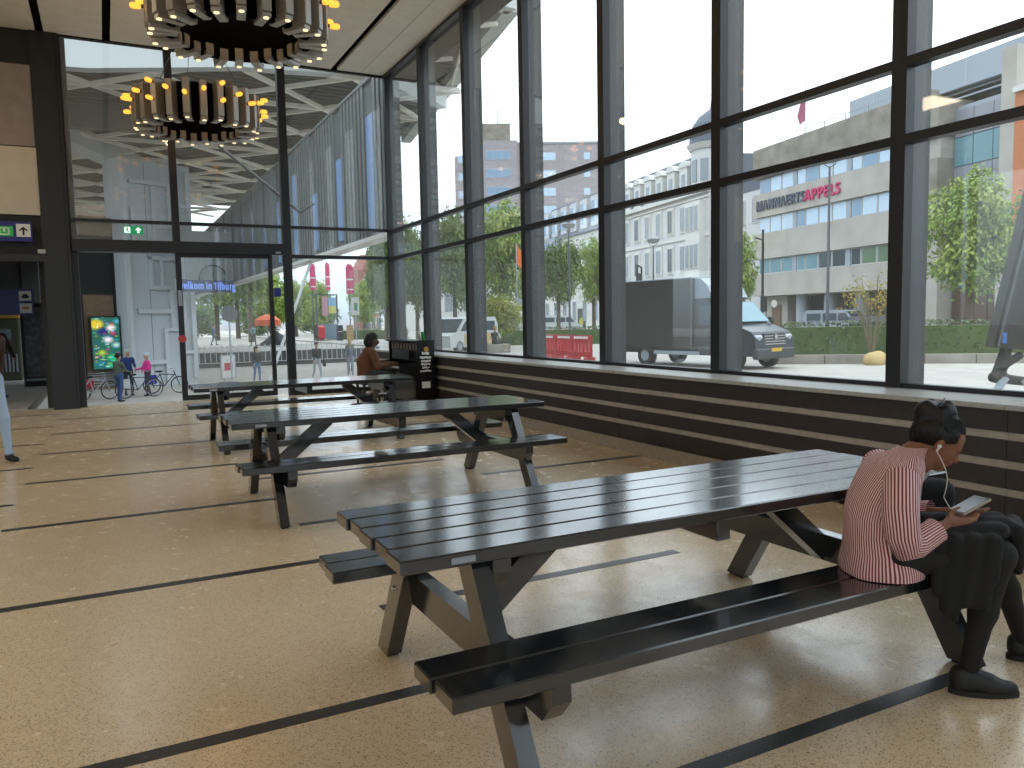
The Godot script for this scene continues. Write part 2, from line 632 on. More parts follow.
func window_wall() -> void:
	# clad parapet under the windows
	var w := thing("wall_right", "dark timber clad parapet with pale battens under the windows", "wall", Vector3.ZERO, 0, "", "structure")
	bx(w, "wall_core", mats.hall_black, 5.09, 5.62, 0.0, 0.86, ZE, BACK)
	bx(w, "plinth", mats.plinth_stone, 5.05, 5.10, 0.0, 0.14, ZE, BACK)
	var rows := [[0.145, 0.306], [0.358, 0.485], [0.537, 0.668], [0.72, 0.862]]
	var joints := [ZE, -11.6, -7.2, -2.96, 1.4, 6.0, BACK]
	for r in rows:
		for k in joints.size() - 1:
			bx(w, "cladding_board", mats.dark_cladding, 5.05, 5.10, r[0], r[1], joints[k] + 0.002, joints[k + 1] - 0.002)
	for y in [0.306, 0.485, 0.668]:
		for k in joints.size() - 1:
			bx(w, "batten", mats.pale_batten, 5.065, 5.10, y, y + 0.052, joints[k] + 0.001, joints[k + 1] - 0.001)
	for k in joints.size() - 1:
		part(w, "sill", chamfered(Vector3(0.6, 0.036, joints[k + 1] - joints[k] - 0.004), 0.005), mats.sill_stone, Vector3(5.30, 0.882, (joints[k] + joints[k + 1]) / 2))
	# window bays: each a mullion on its far side, two transoms, three panes and the steel column outside
	var n := 0
	for k in range(-8, 7):
		var z := -4.125 - 2.04 * k         # mullion centre
		if z > BACK: continue
		n += 1
		var b := thing("window_%d" % n, "tall window bay with black mullion and two transoms", "window", Vector3(XG, 0, z), 0, "window bays along the parapet", "structure")
		bx(b, "mullion", mats.black_steel, 0.0, 0.10, 0.90, CEIL, -0.065, 0.065)
		bx(b, "glazing_bead", mats.outer_steel, 0.10, 0.16, 0.90, CEIL, -0.045, 0.045)
		bx(b, "outer_column", mats.outer_steel, 0.17, 0.29, -0.4, CEIL + 0.1, -0.05, 0.03)
		bx(b, "outer_flange", mats.black_steel, 0.29, 0.34, -0.4, CEIL + 0.1, -0.06, 0.03)
		bx(b, "transom", mats.black_steel, 0.0, 0.10, 2.775, 2.845, 0.065, 1.975)
		bx(b, "transom", mats.black_steel, 0.0, 0.10, 3.35, 3.418, 0.065, 1.975)
		bx(b, "bottom_rail", mats.black_steel, 0.02, 0.10, 0.90, 0.935, 0.065, 1.975)
		bx(b, "top_rail", mats.black_steel, 0.0, 0.10, CEIL - 0.06, CEIL, 0.065, 1.975)
		for y in [[0.92, 2.79], [2.83, 3.36], [3.41, CEIL - 0.04]]:
			bx(b, "pane", mats.pane_glass, 0.095, 0.103, y[0], y[1], 0.06, 1.98)

func end_wall() -> void:
	# posts at x = 1.31, 3.385 and the corner; a deep beam over the sliding doors
	var a := thing("window_16", "glazing above the sliding doors of the end wall", "window", Vector3(0, 0, ZE), 0, "", "structure")
	bx(a, "post", mats.black_steel, 1.245, 1.375, 3.07, CEIL, -0.16, 0.0)
	bx(a, "post", mats.black_steel, 3.31, 3.46, 0.0, CEIL, -0.18, 0.0)
	bx(a, "door_beam", mats.black_steel, -0.44, 3.31, 2.85, 3.07, -0.2, 0.1)
	bx(a, "beam_sensor", mats.grey_metal, 3.12, 3.22, 2.88, 2.91, 0.1, 0.13)
	bx(a, "transom", mats.black_steel, -0.44, 1.245, 3.39, 3.45, -0.12, 0.0)
	bx(a, "transom", mats.black_steel, 1.375, 3.31, 3.39, 3.45, -0.12, 0.0)
	for x in [[-0.44, 1.25], [1.37, 3.32]]:
		bx(a, "pane", mats.pane_glass, x[0], x[1], 3.06, 3.40, -0.08, -0.072)
		bx(a, "pane", mats.pane_glass, x[0], x[1], 3.44, CEIL, -0.08, -0.072)
	var b := thing("window_17", "floor to ceiling glazing between the door post and the corner", "window", Vector3(0, 0, ZE), 0, "", "structure")
	bx(b, "transom", mats.black_steel, 3.46, XG, 3.39, 3.45, -0.12, 0.0)
	bx(b, "transom", mats.black_steel, 3.46, XG, 2.80, 2.87, -0.12, 0.0)
	bx(b, "bottom_rail", mats.black_steel, 3.46, XG, 0.0, 0.09, -0.12, 0.0)
	for y in [[0.08, 2.81], [2.86, 3.40], [3.44, CEIL]]:
		bx(b, "pane", mats.pane_glass, 3.45, XG, y[0], y[1], -0.08, -0.072)
	# sliding door leaf standing in front of the fixed bay
	var d := thing("door_1", "glazed sliding door leaf with black frame, slid open", "door", Vector3(1.27, 0, ZE - 0.05), 0, "", "structure")
	bx(d, "door_stile", mats.black_steel, 0.0, 0.10, 0.02, 2.85, -0.05, 0.03)
	bx(d, "door_stile", mats.black_steel, 1.72, 1.80, 0.02, 2.85, -0.05, 0.03)
	bx(d, "bottom_rail", mats.black_steel, 0.1, 1.72, 0.02, 0.12, -0.05, 0.03)
	bx(d, "top_rail", mats.black_steel, 0.1, 1.72, 2.78, 2.85, -0.05, 0.03)
	bx(d, "pane", mats.pane_glass, 0.09, 1.73, 0.11, 2.79, -0.014, -0.006)
	bx(d, "notice", mat("notice_blue", srgb(24, 36, 130), 0.5), 1.82, 1.95, 2.02, 2.20, -0.01, 0.0)
	part(d, "round_sticker", cyl(0.075, 0.075, 0.006, 20), mat("sticker_red", srgb(176, 60, 66), 0.5), Vector3(0.05, 1.22, 0.035), Basis(Vector3.RIGHT, PI / 2))
	part(d, "lock_plate", boxmesh(Vector3(0.07, 0.3, 0.01)), mats.grey_metal, Vector3(0.05, 2.0, 0.035))
	# signs
	var s := thing("exit_sign", "green exit sign with running figure and arrow above the doorway", "sign", Vector3(0.57, 3.26, ZE + 0.02))
	bx(s, "sign_board", glow("exit_green", srgb(18, 120, 74), 0.6), -0.17, 0.17, -0.075, 0.075, -0.02, 0.02)
	var wsign := glow("exit_white", srgb(225, 245, 235), 0.7)
	bx(s, "door_symbol", wsign, -0.15, -0.05, -0.055, 0.055, 0.02, 0.024)
	var st := begin()
	block(st, Vector3(-0.1, 0.005, 0.027), Vector3(0.024, 0.06, 0.004), Basis(Vector3.BACK, 0.3))
	block(st, Vector3(-0.085, -0.025, 0.027), Vector3(0.05, 0.014, 0.004), Basis(Vector3.BACK, -0.6))
	block(st, Vector3(-0.09, 0.04, 0.027), Vector3(0.018, 0.018, 0.004))
	part(s, "running_figure", done(st), mats.exit_green)
	part(s, "arrow", prism(PackedVector2Array([Vector2(0.03, 0.0), Vector2(0.085, 0.055), Vector2(0.14, 0.0), Vector2(0.105, 0.0), Vector2(0.105, -0.05), Vector2(0.065, -0.05), Vector2(0.065, 0.0)]), 0.02, 0.024), wsign)
	var b1 := thing("direction_sign", "blue direction sign with green pictogram and up arrow over the side door", "sign", Vector3(-1.30, 3.16, ZE + 0.12))
	bx(b1, "sign_board", mat("rail_blue", srgb(16, 28, 110), 0.4), -1.2, 0.26, -0.17, 0.17, -0.06, 0.06)
	bx(b1, "arrow_field", mat("sign_white", srgb(214, 214, 210), 0.5), 0.03, 0.24, -0.09, 0.13, 0.06, 0.066)
	part(b1, "arrow", prism(PackedVector2Array([Vector2(0.075, 0.03), Vector2(0.135, 0.085), Vector2(0.195, 0.03), Vector2(0.195, 0.0), Vector2(0.15, 0.035), Vector2(0.15, -0.06), Vector2(0.12, -0.06), Vector2(0.12, 0.035), Vector2(0.075, 0.0)]), 0.066, 0.069), mats.hall_black)
	bx(b1, "pictogram_field", glow("pictogram_green", srgb(28, 128, 50), 0.35), -0.32, -0.02, -0.085, 0.085, 0.06, 0.066)
	st = begin()
	block(st, Vector3(-0.085, 0.0, 0.068), Vector3(0.02, 0.12, 0.004))
	block(st, Vector3(-0.215, 0.0, 0.068), Vector3(0.02, 0.12, 0.004))
	block(st, Vector3(-0.15, -0.055, 0.068), Vector3(0.13, 0.02, 0.004))
	block(st, Vector3(-0.15, 0.015, 0.068), Vector3(0.03, 0.06, 0.004))
	block(st, Vector3(-0.15, 0.055, 0.068), Vector3(0.11, 0.014, 0.004))
	part(b1, "pictogram", done(st), mats.sign_white)

func fill_lamps() -> void:
	# warm fill lamps added out of view to brighten the hall, in rows
	var first: Node3D = null
	for k in 5:
		for x in [-3.4, -7.2]:
			var z := -13.0 + 5.0 * k
			var t: Node3D
			if first == null:
				t = thing("ceiling_lamp", "added square warm fill lamp, out of view over the passage side of the hall", "lamp", Vector3(x, CEIL, z), 0, "added fill lamps")
				bx(t, "lamp_frame", mats.black_steel, -0.62, 0.62, -0.03, 0.0, -0.62, 0.62)
				bx(t, "diffuser", glow("diffuser_warm", srgb(255, 226, 186), 1.0), -0.57, 0.57, -0.036, -0.03, -0.57, 0.57)
				first = t
			else:
				t = dup(first, Vector3(x, CEIL, z), 0, first.get_meta("label"), "added fill lamps")
			var l := AreaLight3D.new()
			l.name = "lamp_light"
			l.area_size = Vector2(1.1, 1.1)
			l.position = Vector3(x, CEIL - 0.05, z)
			l.rotation_degrees = Vector3(-90, 0, 0)
			l.light_color = Color(1.0, 0.91, 0.77)
			l.light_energy = 2.6
			l.shadow_enabled = true
			l.area_range = 40.0
			add_child(l)

# ---------- picnic tables ----------
func picnic_tables() -> void:
	var t := thing("picnic_table", "charcoal painted picnic table with a person sitting on its bench", "table", Vector3(2.12, 0, -2.67), 0, "picnic tables in the hall")
	var L := 2.68
	var p: Material = mats.table_paint
	for k in 5:
		part(t, "tabletop_plank", chamfered(Vector3(L, 0.048, 0.144), 0.005), p, Vector3((0.006 if k % 2 else -0.004), 0.726, -0.308 + 0.154 * k))
	for s in [-1.0, 1.0]:
		for k in 2:
			part(t, "seat_plank", chamfered(Vector3(L, 0.05, 0.136), 0.005), p, Vector3((0.005 if k else -0.005), 0.445, s * (0.545 + 0.144 * k)))
	for e in [-1.0, 1.0]:
		var x: float = e * 1.05
		for s in [-1.0, 1.0]:
			# leg: a slanting post, cut level at both ends
			var poly := PackedVector2Array([Vector2(0.61, 0.012), Vector2(0.74, 0.012), Vector2(0.33, 0.70), Vector2(0.20, 0.70)])
			var m := prism(poly, -0.034, 0.034)
			var lg := part(t, "leg", m, p, Vector3(x, 0, 0), Basis(Vector3.UP, -PI / 2 if s > 0 else PI / 2))
			part(lg, "foot_pad", boxmesh(Vector3(0.10, 0.012, 0.05)), mats.rubber, Vector3(0.675, 0.006, 0))
		# bench bearer across, chamfered ends
		var beam := PackedVector2Array([Vector2(-0.74, 0.42), Vector2(-0.74, 0.36), Vector2(-0.68, 0.29), Vector2(0.68, 0.29), Vector2(0.74, 0.36), Vector2(0.74, 0.42)])
		part(t, "bench_bearer", prism(beam, -0.034, 0.034), p, Vector3(x + e * -0.069, 0, 0), Basis(Vector3.UP, PI / 2))
		var top := PackedVector2Array([Vector2(-0.36, 0.70), Vector2(-0.36, 0.65), Vector2(-0.30, 0.59), Vector2(0.30, 0.59), Vector2(0.36, 0.65), Vector2(0.36, 0.70)])
		part(t, "top_bearer", prism(top, -0.034, 0.034), p, Vector3(x + e * -0.069, 0, 0), Basis(Vector3.UP, PI / 2))
		# brace from the middle of the bearer up under the top
		part(t, "brace", barmesh(Vector3(x - e * 0.10, 0.34, 0), Vector3(x - e * 0.52, 0.69, 0), 0.07, 0.10), p)
		for s in [-1.0, 1.0]:
			part(t, "bolt", cyl(0.011, 0.011, 0.012, 8), mats.chrome, Vector3(x + e * 0.036, 0.36, s * 0.48), Basis(Vector3.BACK, PI / 2))
	part(t, "centre_bearer", chamfered(Vector3(0.07, 0.09, 0.70), 0.005), p, Vector3(0, 0.657, 0))
	var nm := part(t, "name_plate", boxmesh(Vector3(0.085, 0.02, 0.003)), mats.grey_metal, Vector3(-1.13, 0.724, 0.3815))
	nm.set_meta("label", "small pale metal plate")
	dup(t, Vector3(2.14, 0, -6.5), 0, "empty charcoal picnic table standing between the other two picnic tables", "picnic tables in the hall")
	dup(t, Vector3(2.22, 0, -10.15), 0, "empty charcoal picnic table standing beside the piano player", "picnic tables in the hall")

# ---------- chandeliers ----------
func chandeliers() -> void:
	var steel := mat("fin_steel", srgb(150, 146, 138), 0.36, 0.25)
	var amber := glow("bulb_amber", srgb(255, 176, 64), 1.0)
	var warm := glow("spot_warm", srgb(255, 226, 180), 0.8)
	var t := thing("chandelier", "round metal chandelier with amber bulbs, hanging near the glazed end wall", "chandelier", Vector3(1.49, 4.84, -13.65), 0, "ring chandeliers")
	var st := begin()
	for k in 40:
		var a := TAU * k / 40
		var b := TAU * (k + 1) / 40
		for r in [[0.74, -1.0], [0.80, 1.0]]:
			var u := Vector3(cos(a), 0, sin(a)) * float(r[0])
			var v := Vector3(cos(b), 0, sin(b)) * float(r[0])
			quad(st, u + Vector3.DOWN * 0.30, v + Vector3.DOWN * 0.30, v + Vector3.UP * 0.30, u + Vector3.UP * 0.30, (u + v) * float(r[1]))
		for y in [-0.30, 0.30]:
			var o := Vector3.UP * float(y)
			quad(st, Vector3(cos(a), 0, sin(a)) * 0.74 + o, Vector3(cos(b), 0, sin(b)) * 0.74 + o, Vector3(cos(b), 0, sin(b)) * 0.80 + o, Vector3(cos(a), 0, sin(a)) * 0.80 + o, o)
	part(t, "drum", done(st), mats.black_void)
	var n := 24
	for k in n:
		var a := TAU * k / n
		var b := Basis(Vector3.UP, -a)
		var d := Vector3(cos(a), 0, sin(a))
		var fin := part(t, "fin", chamfered(Vector3(0.20, 0.56, 0.10), 0.006), steel, d * 0.92 + Vector3(0, 0.03 * (k % 2), 0), b)
		part(fin, "fin_foot", chamfered(Vector3(0.32, 0.05, 0.10), 0.006), steel, Vector3(-0.08, -0.31, 0))
		part(fin, "fin_tab", chamfered(Vector3(0.02, 0.11, 0.10), 0.004), steel, Vector3(-0.235, -0.25, 0))
		part(fin, "spot", cyl(0.03, 0.03, 0.012, 10), warm, Vector3(0.05, -0.341, 0))
		for h in ([0.13] if k % 2 == 0 else [-0.05, 0.22] if k % 4 == 1 else [0.02]):
			part(fin, "bulb_holder", cyl(0.022, 0.022, 0.03, 8), mats.black_steel, Vector3(0.112, h, 0), Basis(Vector3.BACK, -PI / 2))
			part(fin, "bulb", bulb_mesh(), amber, Vector3(0.125, h, 0), Basis(Vector3.BACK, -PI / 2))
	for k in 3:
		var a := TAU * k / 3 + 0.4
		part(t, "cable", tubemesh([Vector3(cos(a) * 0.77, 0.3, sin(a) * 0.77), Vector3(0.0, CEIL - 4.8, 0.0)], [0.006], 5), mats.black_steel)
	part(t, "ceiling_rose", cyl(0.08, 0.08, 0.04, 16), mats.black_steel, Vector3(0, CEIL - 4.8 - 0.02, 0))
	t.scale = Vector3.ONE * 0.93
	dup(t, Vector3(1.49, 4.86, -9.25), 0.13, "round metal chandelier with amber bulbs, hanging over the picnic tables", "ring chandeliers")
	for z in [-13.65, -9.25]:
		var l := OmniLight3D.new()
		l.name = "chandelier_light"
		l.position = Vector3(1.49, 5.5, z)
		l.light_color = Color(1.0, 0.78, 0.5)
		l.light_energy = 0.25
		l.light_size = 0.06
		l.omni_range = 40.0
		l.omni_attenuation = 2.0
		l.shadow_enabled = true
		add_child(l)

func bulb_mesh() -> Mesh:
	if not boxes.has("bulb"):
		boxes["bulb"] = lathe([Vector2(0.0, 0.0), Vector2(0.026, 0.004), Vector2(0.036, 0.03), Vector2(0.036, 0.09), Vector2(0.027, 0.115), Vector2(0.0, 0.125)], 10)
	return boxes["bulb"]

# ---------- piano and player ----------
func piano() -> void:
	var ebony := mat("piano_black", srgb(16, 15, 16), 0.2)
	var t := thing("upright_piano", "black upright piano with white lettering on its side, against the parapet", "piano", Vector3(4.65, 0, -13.30), 0)
	# local: back towards +x, keys towards -x, length along z
	for s in [-1.0, 1.0]:
		var side := PackedVector2Array([Vector2(-0.02, 0.0), Vector2(0.33, 0.0), Vector2(0.33, 1.12), Vector2(0.02, 1.12), Vector2(0.02, 0.78), Vector2(-0.30, 0.76), Vector2(-0.30, 0.62), Vector2(-0.06, 0.56), Vector2(-0.02, 0.40)])
		part(t, "side_panel", prism(side, -0.02, 0.02), ebony, Vector3(0, 0, s * 0.73))
	bx(t, "back_panel", ebony, 0.26, 0.33, 0.05, 1.12, -0.71, 0.71)
	bx(t, "lower_panel", ebony, 0.02, 0.06, 0.08, 0.58, -0.71, 0.71)
	bx(t, "lid", ebony, -0.02, 0.34, 1.12, 1.15, -0.76, 0.76)
	bx(t, "upper_panel", mat("piano_inner", srgb(36, 33, 31), 0.4), 0.06, 0.10, 0.80, 1.10, -0.71, 0.71)
	for k in 9: bx(t, "panel_slat", mats.pale_batten, 0.045, 0.06, 0.98, 1.09, -0.62 + k * 0.155 - 0.012, -0.62 + k * 0.155 + 0.012)
	bx(t, "music_rest", ebony, -0.02, 0.0, 0.82, 0.98, -0.45, 0.45)
	bx(t, "key_bed", ebony, -0.30, 0.06, 0.64, 0.69, -0.71, 0.71)
	var st := begin()
	for k in 44: block(st, Vector3(-0.22, 0.703, -0.66 + k * 0.0307), Vector3(0.14, 0.02, 0.0285))
	part(t, "white_keys", done(st), mats.off_white).set_meta("kind", "stuff")
	st = begin()
	for k in 43:
		if k % 7 in [2, 6]: continue
		block(st, Vector3(-0.19, 0.718, -0.645 + k * 0.0307), Vector3(0.09, 0.016, 0.014))
	part(t, "black_keys", done(st), mats.hall_black).set_meta("kind", "stuff")
	# rows of small white painted lettering running down the side
	var rows := [[0.93, 0.12, 0.05], [0.865, 0.20, 0.045], [0.80, 0.16, 0.04], [0.745, 0.16, 0.036], [0.69, 0.12, 0.036], [0.635, 0.20, 0.036]]
	for w in rows:
		st = begin()
		var x: float = 0.165 - w[1] / 2
		while x < 0.165 + w[1] / 2:
			var wd := rng.randf_range(0.008, 0.02)
			block(st, Vector3(x + wd / 2, w[0] + rng.randf_range(-0.006, 0.006), 0.7515), Vector3(wd, w[2] * rng.randf_range(0.6, 1.0), 0.003))
			x += wd + 0.006
		part(t, "painted_lettering", done(st), mats.lettering_white).set_meta("kind", "stuff")
	bx(t, "sticker", mats.lettering_white, 0.09, 0.24, 0.34, 0.45, 0.75, 0.753)
	part(t, "badge", cyl(0.045, 0.045, 0.004, 16), mat("brass", srgb(180, 140, 70), 0.3, 0.8), Vector3(0.18, 1.0, 0.752), Basis(Vector3.RIGHT, PI / 2))
	for k in 2: part(t, "pedal", boxmesh(Vector3(0.1, 0.015, 0.04)), mats.brass, Vector3(-0.03, 0.05, -0.08 + 0.16 * k))
	var s := thing("piano_stool", "dark piano stool under the player in the brown jacket", "stool", Vector3(4.0, 0, -13.22))
	part(s, "seat", chamfered(Vector3(0.34, 0.07, 0.5), 0.02), mats.hall_black, Vector3(0, 0.445, 0))
	for i in 4: part(s, "leg", cyl(0.02, 0.026, 0.41, 8), mats.hall_black, Vector3((-0.13 if i % 2 else 0.13), 0.205, (-0.2 if i < 2 else 0.2)))
	# player, seated facing the keys (+x)
	var jk := lin(92, 56, 38)
	var tr := lin(52, 50, 48)
	var sk := lin(92, 64, 48)
	var o := Vector3(4.0, 0, -13.22)
	var b := []
	for z in [-0.1, 0.1]:
		b.append([o + Vector3(-0.02, 0.57, z), o + Vector3(0.40, 0.56, z * 1.5), 0.085, 0.065, tr])
		b.append([o + Vector3(0.40, 0.56, z * 1.5), o + Vector3(0.36, 0.10, z * 1.5), 0.062, 0.042, tr])
		b.append([o + Vector3(0.34, 0.055, z * 1.5), o + Vector3(0.52, 0.045, z * 1.6), 0.045, 0.036, lin(30, 28, 28)])
		b.append([o + Vector3(0.05, 0.95, z * 2.0), o + Vector3(0.10, 0.72, z * 2.6), 0.068, 0.058, jk])
		b.append([o + Vector3(0.10, 0.72, z * 2.6), o + Vector3(0.36, 0.75, z * 2.2), 0.056, 0.044, jk])
		b.append([o + Vector3(0.37, 0.755, z * 2.2), o + Vector3(0.44, 0.755, z * 2.1), 0.035, 0.03, sk])
		for f in 4: b.append([o + Vector3(0.45, 0.76, z * 2.1 + (f - 1.5) * 0.02), o + Vector3(0.50, 0.735, z * 2.1 + (f - 1.5) * 0.024), 0.011, 0.009, sk])
	b.append([o + Vector3(-0.03, 0.54, 0), o + Vector3(-0.03, 0.78, 0), 0.15, 0.15, jk])
	b.append([o + Vector3(-0.03, 0.78, 0), o + Vector3(0.04, 0.96, 0), 0.15, 0.11, jk])
	b.append([o + Vector3(0.04, 0.95, -0.13), o + Vector3(0.04, 0.95, 0.13), 0.08, 0.08, jk])
	b.append([o + Vector3(0.06, 1.02, 0), o + Vector3(0.10, 1.10, 0), 0.055, 0.05, sk])
	b.append([o + Vector3(0.11, 1.16, 0), o + Vector3(0.14, 1.13, 0), 0.085, 0.07, sk])
	b.append([o + Vector3(0.19, 1.14, 0), o + Vector3(0.215, 1.12, 0), 0.016, 0.016, sk])
	var pl := thing("person", "person in brown jacket playing the black piano", "person", Vector3.ZERO)
	part(pl, "body", flesh(b, 0.016, 0.03), mats.figure)
	var hr := [[o + Vector3(0.07, 1.20, 0), o + Vector3(0.11, 1.22, 0), 0.095, 0.085, lin(28, 25, 24)], [o + Vector3(0.03, 1.13, 0), o + Vector3(0.05, 1.05, 0), 0.085, 0.06, lin(28, 25, 24)]]
	part(pl, "hair", flesh(hr, 0.016, 0.03), mats.figure)
	# green pot plant leaf on the piano lid
	var pp := thing("sheet_music", "open white sheet music with green cover on the piano lid", "sheet music", Vector3(4.80, 1.15, -12.75))
	part(pp, "page", boxmesh(Vector3(0.02, 0.16, 0.12)), mats.off_white, Vector3(0, 0.075, -0.05), Basis(Vector3.BACK, 0.4))
	part(pp, "cover", boxmesh(Vector3(0.02, 0.15, 0.12)), mat("cover_green", srgb(40, 140, 62), 0.6), Vector3(0.03, 0.07, 0.07), Basis(Vector3.BACK, 0.2))

# ---------- the seated person ----------
func seated_person() -> void:
	var skin := lin(124, 84, 62)
	var black := lin(14, 14, 17)
	var f := Vector3(0.8, 0, 0.6)          # facing
	var rt := Vector3(-0.6, 0, 0.8)        # her right
	var p := thing("person", "person in red striped shirt with hair bun, looking at a phone on the bench", "person", Vector3.ZERO)
	var b := []
	# legs
	b.append([Vector3(2.675, 0.555, -1.985), Vector3(2.985, 0.565, -1.765), 0.082, 0.058, black])
	b.append([Vector3(2.985, 0.565, -1.765), Vector3(2.955, 0.34, -1.80), 0.055, 0.048, black])
	b.append([Vector3(2.955, 0.34, -1.80), Vector3(2.935, 0.11, -1.835), 0.047, 0.036, black])
	b.append([Vector3(2.79, 0.555, -2.125), Vector3(3.19, 0.56, -1.93), 0.082, 0.058, black])
	b.append([Vector3(3.19, 0.56, -1.93), Vector3(3.30, 0.33, -1.915), 0.055, 0.048, black])
	b.append([Vector3(3.30, 0.33, -1.915), Vector3(3.41, 0.10, -1.905), 0.047, 0.036, black])
	# trunk
	b.append([Vector3(2.675, 0.56, -1.99), Vector3(2.78, 0.56, -2.12), 0.088, 0.088, black])
	b.append([Vector3(2.71, 0.57, -2.06), Vector3(2.70, 0.72, -2.075), 0.105, 0.095, skin])
	b.append([Vector3(2.70, 0.72, -2.075), Vector3(2.735, 0.86, -2.05), 0.092, 0.07, skin])
	b.append([Vector3(2.67, 0.855, -1.96), Vector3(2.81, 0.855, -2.145), 0.036, 0.036, skin])
	b.append([Vector3(2.765, 0.90, -2.035), Vector3(2.825, 0.96, -1.99), 0.05, 0.046, skin])
	# arms
	b.append([Vector3(2.63, 0.855, -1.93), Vector3(2.605, 0.635, -1.89), 0.045, 0.038, skin])
	b.append([Vector3(2.605, 0.635, -1.89), Vector3(2.80, 0.672, -1.878), 0.037, 0.024, skin])
	b.append([Vector3(2.84, 0.855, -2.185), Vector3(2.90, 0.65, -2.19), 0.045, 0.038, skin])
	b.append([Vector3(2.90, 0.65, -2.19), Vector3(2.955, 0.685, -1.985), 0.037, 0.024, skin])
	part(p, "body", flesh(b, 0.012, 0.03), mats.figure)
	# head, leaning forward over the phone
	var hc := Vector3(2.872, 0.99, -1.958)
	var dn := (f * 0.62 + Vector3.DOWN * 0.78).normalized()   # from brow to chin
	var fo := (f * 0.78 + Vector3.UP * -0.62).normalized()    # where the face points
	var upv := -dn
	upv = (Vector3.UP * 0.83 + f * 0.55).normalized()
	fo = (f * 0.83 - Vector3.UP * 0.55).normalized()
	var h := []
	h.append([hc + upv * 0.028 - fo * 0.022, hc + upv * 0.03 + fo * 0.018, 0.077, 0.072, skin])
	h.append([hc + fo * 0.032 - upv * 0.02, hc + fo * 0.045 - upv * 0.062, 0.055, 0.036, skin])
	for s in [-1.0, 1.0]:
		h.append([hc + fo * 0.05 - upv * 0.018 + rt * s * 0.03, hc + fo * 0.038 - upv * 0.055 + rt * s * 0.024, 0.028, 0.024, skin])
		h.append([hc - fo * 0.008 - upv * 0.002 + rt * s * 0.074, hc - fo * 0.004 - upv * 0.03 + rt * s * 0.072, 0.013, 0.009, skin])
		h.append([hc + fo * 0.077 + upv * 0.012 + rt * s * 0.028, hc + fo * 0.072 + upv * 0.014 + rt * s * 0.044, 0.011, 0.009, skin])
	h.append([hc + fo * 0.082 + upv * 0.008, hc + fo * 0.103 - upv * 0.024, 0.010, 0.014, skin])
	h.append([hc + fo * 0.084 - upv * 0.043 + rt * 0.014, hc + fo * 0.084 - upv * 0.043 - rt * 0.014, 0.010, 0.010, lin(120, 66, 58)])
	h.append([hc + fo * 0.080 - upv * 0.053 + rt * 0.012, hc + fo * 0.080 - upv * 0.053 - rt * 0.012, 0.011, 0.011, lin(126, 70, 60)])
	h.append([hc + fo * 0.068 - upv * 0.079, hc + fo * 0.064 - upv * 0.076, 0.018, 0.018, skin])
	h.append([hc - upv * 0.03 - fo * 0.015, hc - Vector3.UP * 0.085 - f * 0.052, 0.05, 0.046, skin])
	part(p, "head", flesh(h, 0.0048, 0.014), mats.figure)
	var hair := mat("dark_hair", srgb(11, 9, 9), 0.5)
	hair.metallic_specular = 0.4
	var hb := []
	var hk := Color.BLACK
	hb.append([hc + upv * 0.040 - fo * 0.030, hc + upv * 0.055 + fo * 0.010, 0.078, 0.064, hk])
	hb.append([hc + upv * 0.0 - fo * 0.048, hc - upv * 0.032 - fo * 0.046, 0.055, 0.036, hk])
	for s in [-1.0, 1.0]: hb.append([hc + upv * 0.034 + fo * 0.018 + rt * s * 0.036, hc + upv * 0.016 - fo * 0.036 + rt * s * 0.034, 0.040, 0.050, hk])
	var bc := hc + Vector3(0.0, 0.112, 0.0) - f * 0.002
	hb.append([bc + f * -0.03, bc + f * 0.032 + Vector3(0, -0.006, 0), 0.048, 0.045, hk])
	for k in 12:
		var a := TAU * k / 12
		var q := bc + (f * cos(a) + rt * sin(a)) * 0.045 + Vector3.UP * 0.014 * sin(3 * a)
		hb.append([q, q + Vector3.UP * 0.02, 0.02, 0.016, hk])
	var hm := part(p, "hair", flesh(hb, 0.006, 0.016, false), hair)
	# combed strands lying on the cap, drawn up to the bun, and coils round the bun
	var st := begin()
	var mid := hc + upv * 0.04 - fo * 0.012
	var balls := []
	for x in hb.slice(0, 4): balls.append_array([[x[0], x[2]], [x[1], x[3]]])
	var ax := (bc - mid).normalized()
	var e1 := ax.cross(rt).normalized()
	var e2 := ax.cross(e1)
	for k in 210:
		var a := TAU * k / 210.0 + rng.randf() * 0.02
		var path := []
		for j in 9:
			var th := lerpf(rng.randf_range(1.75, 2.2) if j == 0 else 1.95, 0.42, j / 8.0)
			var d := ax * cos(th) + (e1 * cos(a + 0.02 * sin(j * 1.3 + k)) + e2 * sin(a + 0.02 * sin(j * 1.3 + k))) * sin(th)
			var far := 0.0
			for o in balls:
				var m: Vector3 = mid - o[0]
				var bq := m.dot(d)
				var disc: float = bq * bq - m.length_squared() + o[1] * o[1]
				if disc > 0.0: far = maxf(far, -bq + sqrt(disc))
			path.append(mid + d * (far + 0.0006))
		tube(st, path, [0.0022, 0.0026, 0.0022, 0.0018], 4)
	for k in 70:
		var n := Vector3(rng.randfn() * 0.5, 1.0, rng.randfn() * 0.5).normalized()
		var u := n.cross(f).normalized()
		var v := n.cross(u)
		var a0 := rng.randf() * TAU
		var hgt := rng.randf_range(-0.035, 0.026)
		var rr := sqrt(maxf(0.0004, 0.0029 - hgt * hgt)) + rng.randf_range(0.0, 0.004)
		var path := []
		for j in 8: path.append(bc + n * hgt + u * cos(a0 + j * 0.32) * rr + v * sin(a0 + j * 0.32) * rr * 1.12 + f * 0.002)
		tube(st, path, [0.0012, 0.0026, 0.0026, 0.0026, 0.0026, 0.0026, 0.0026, 0.001], 4)
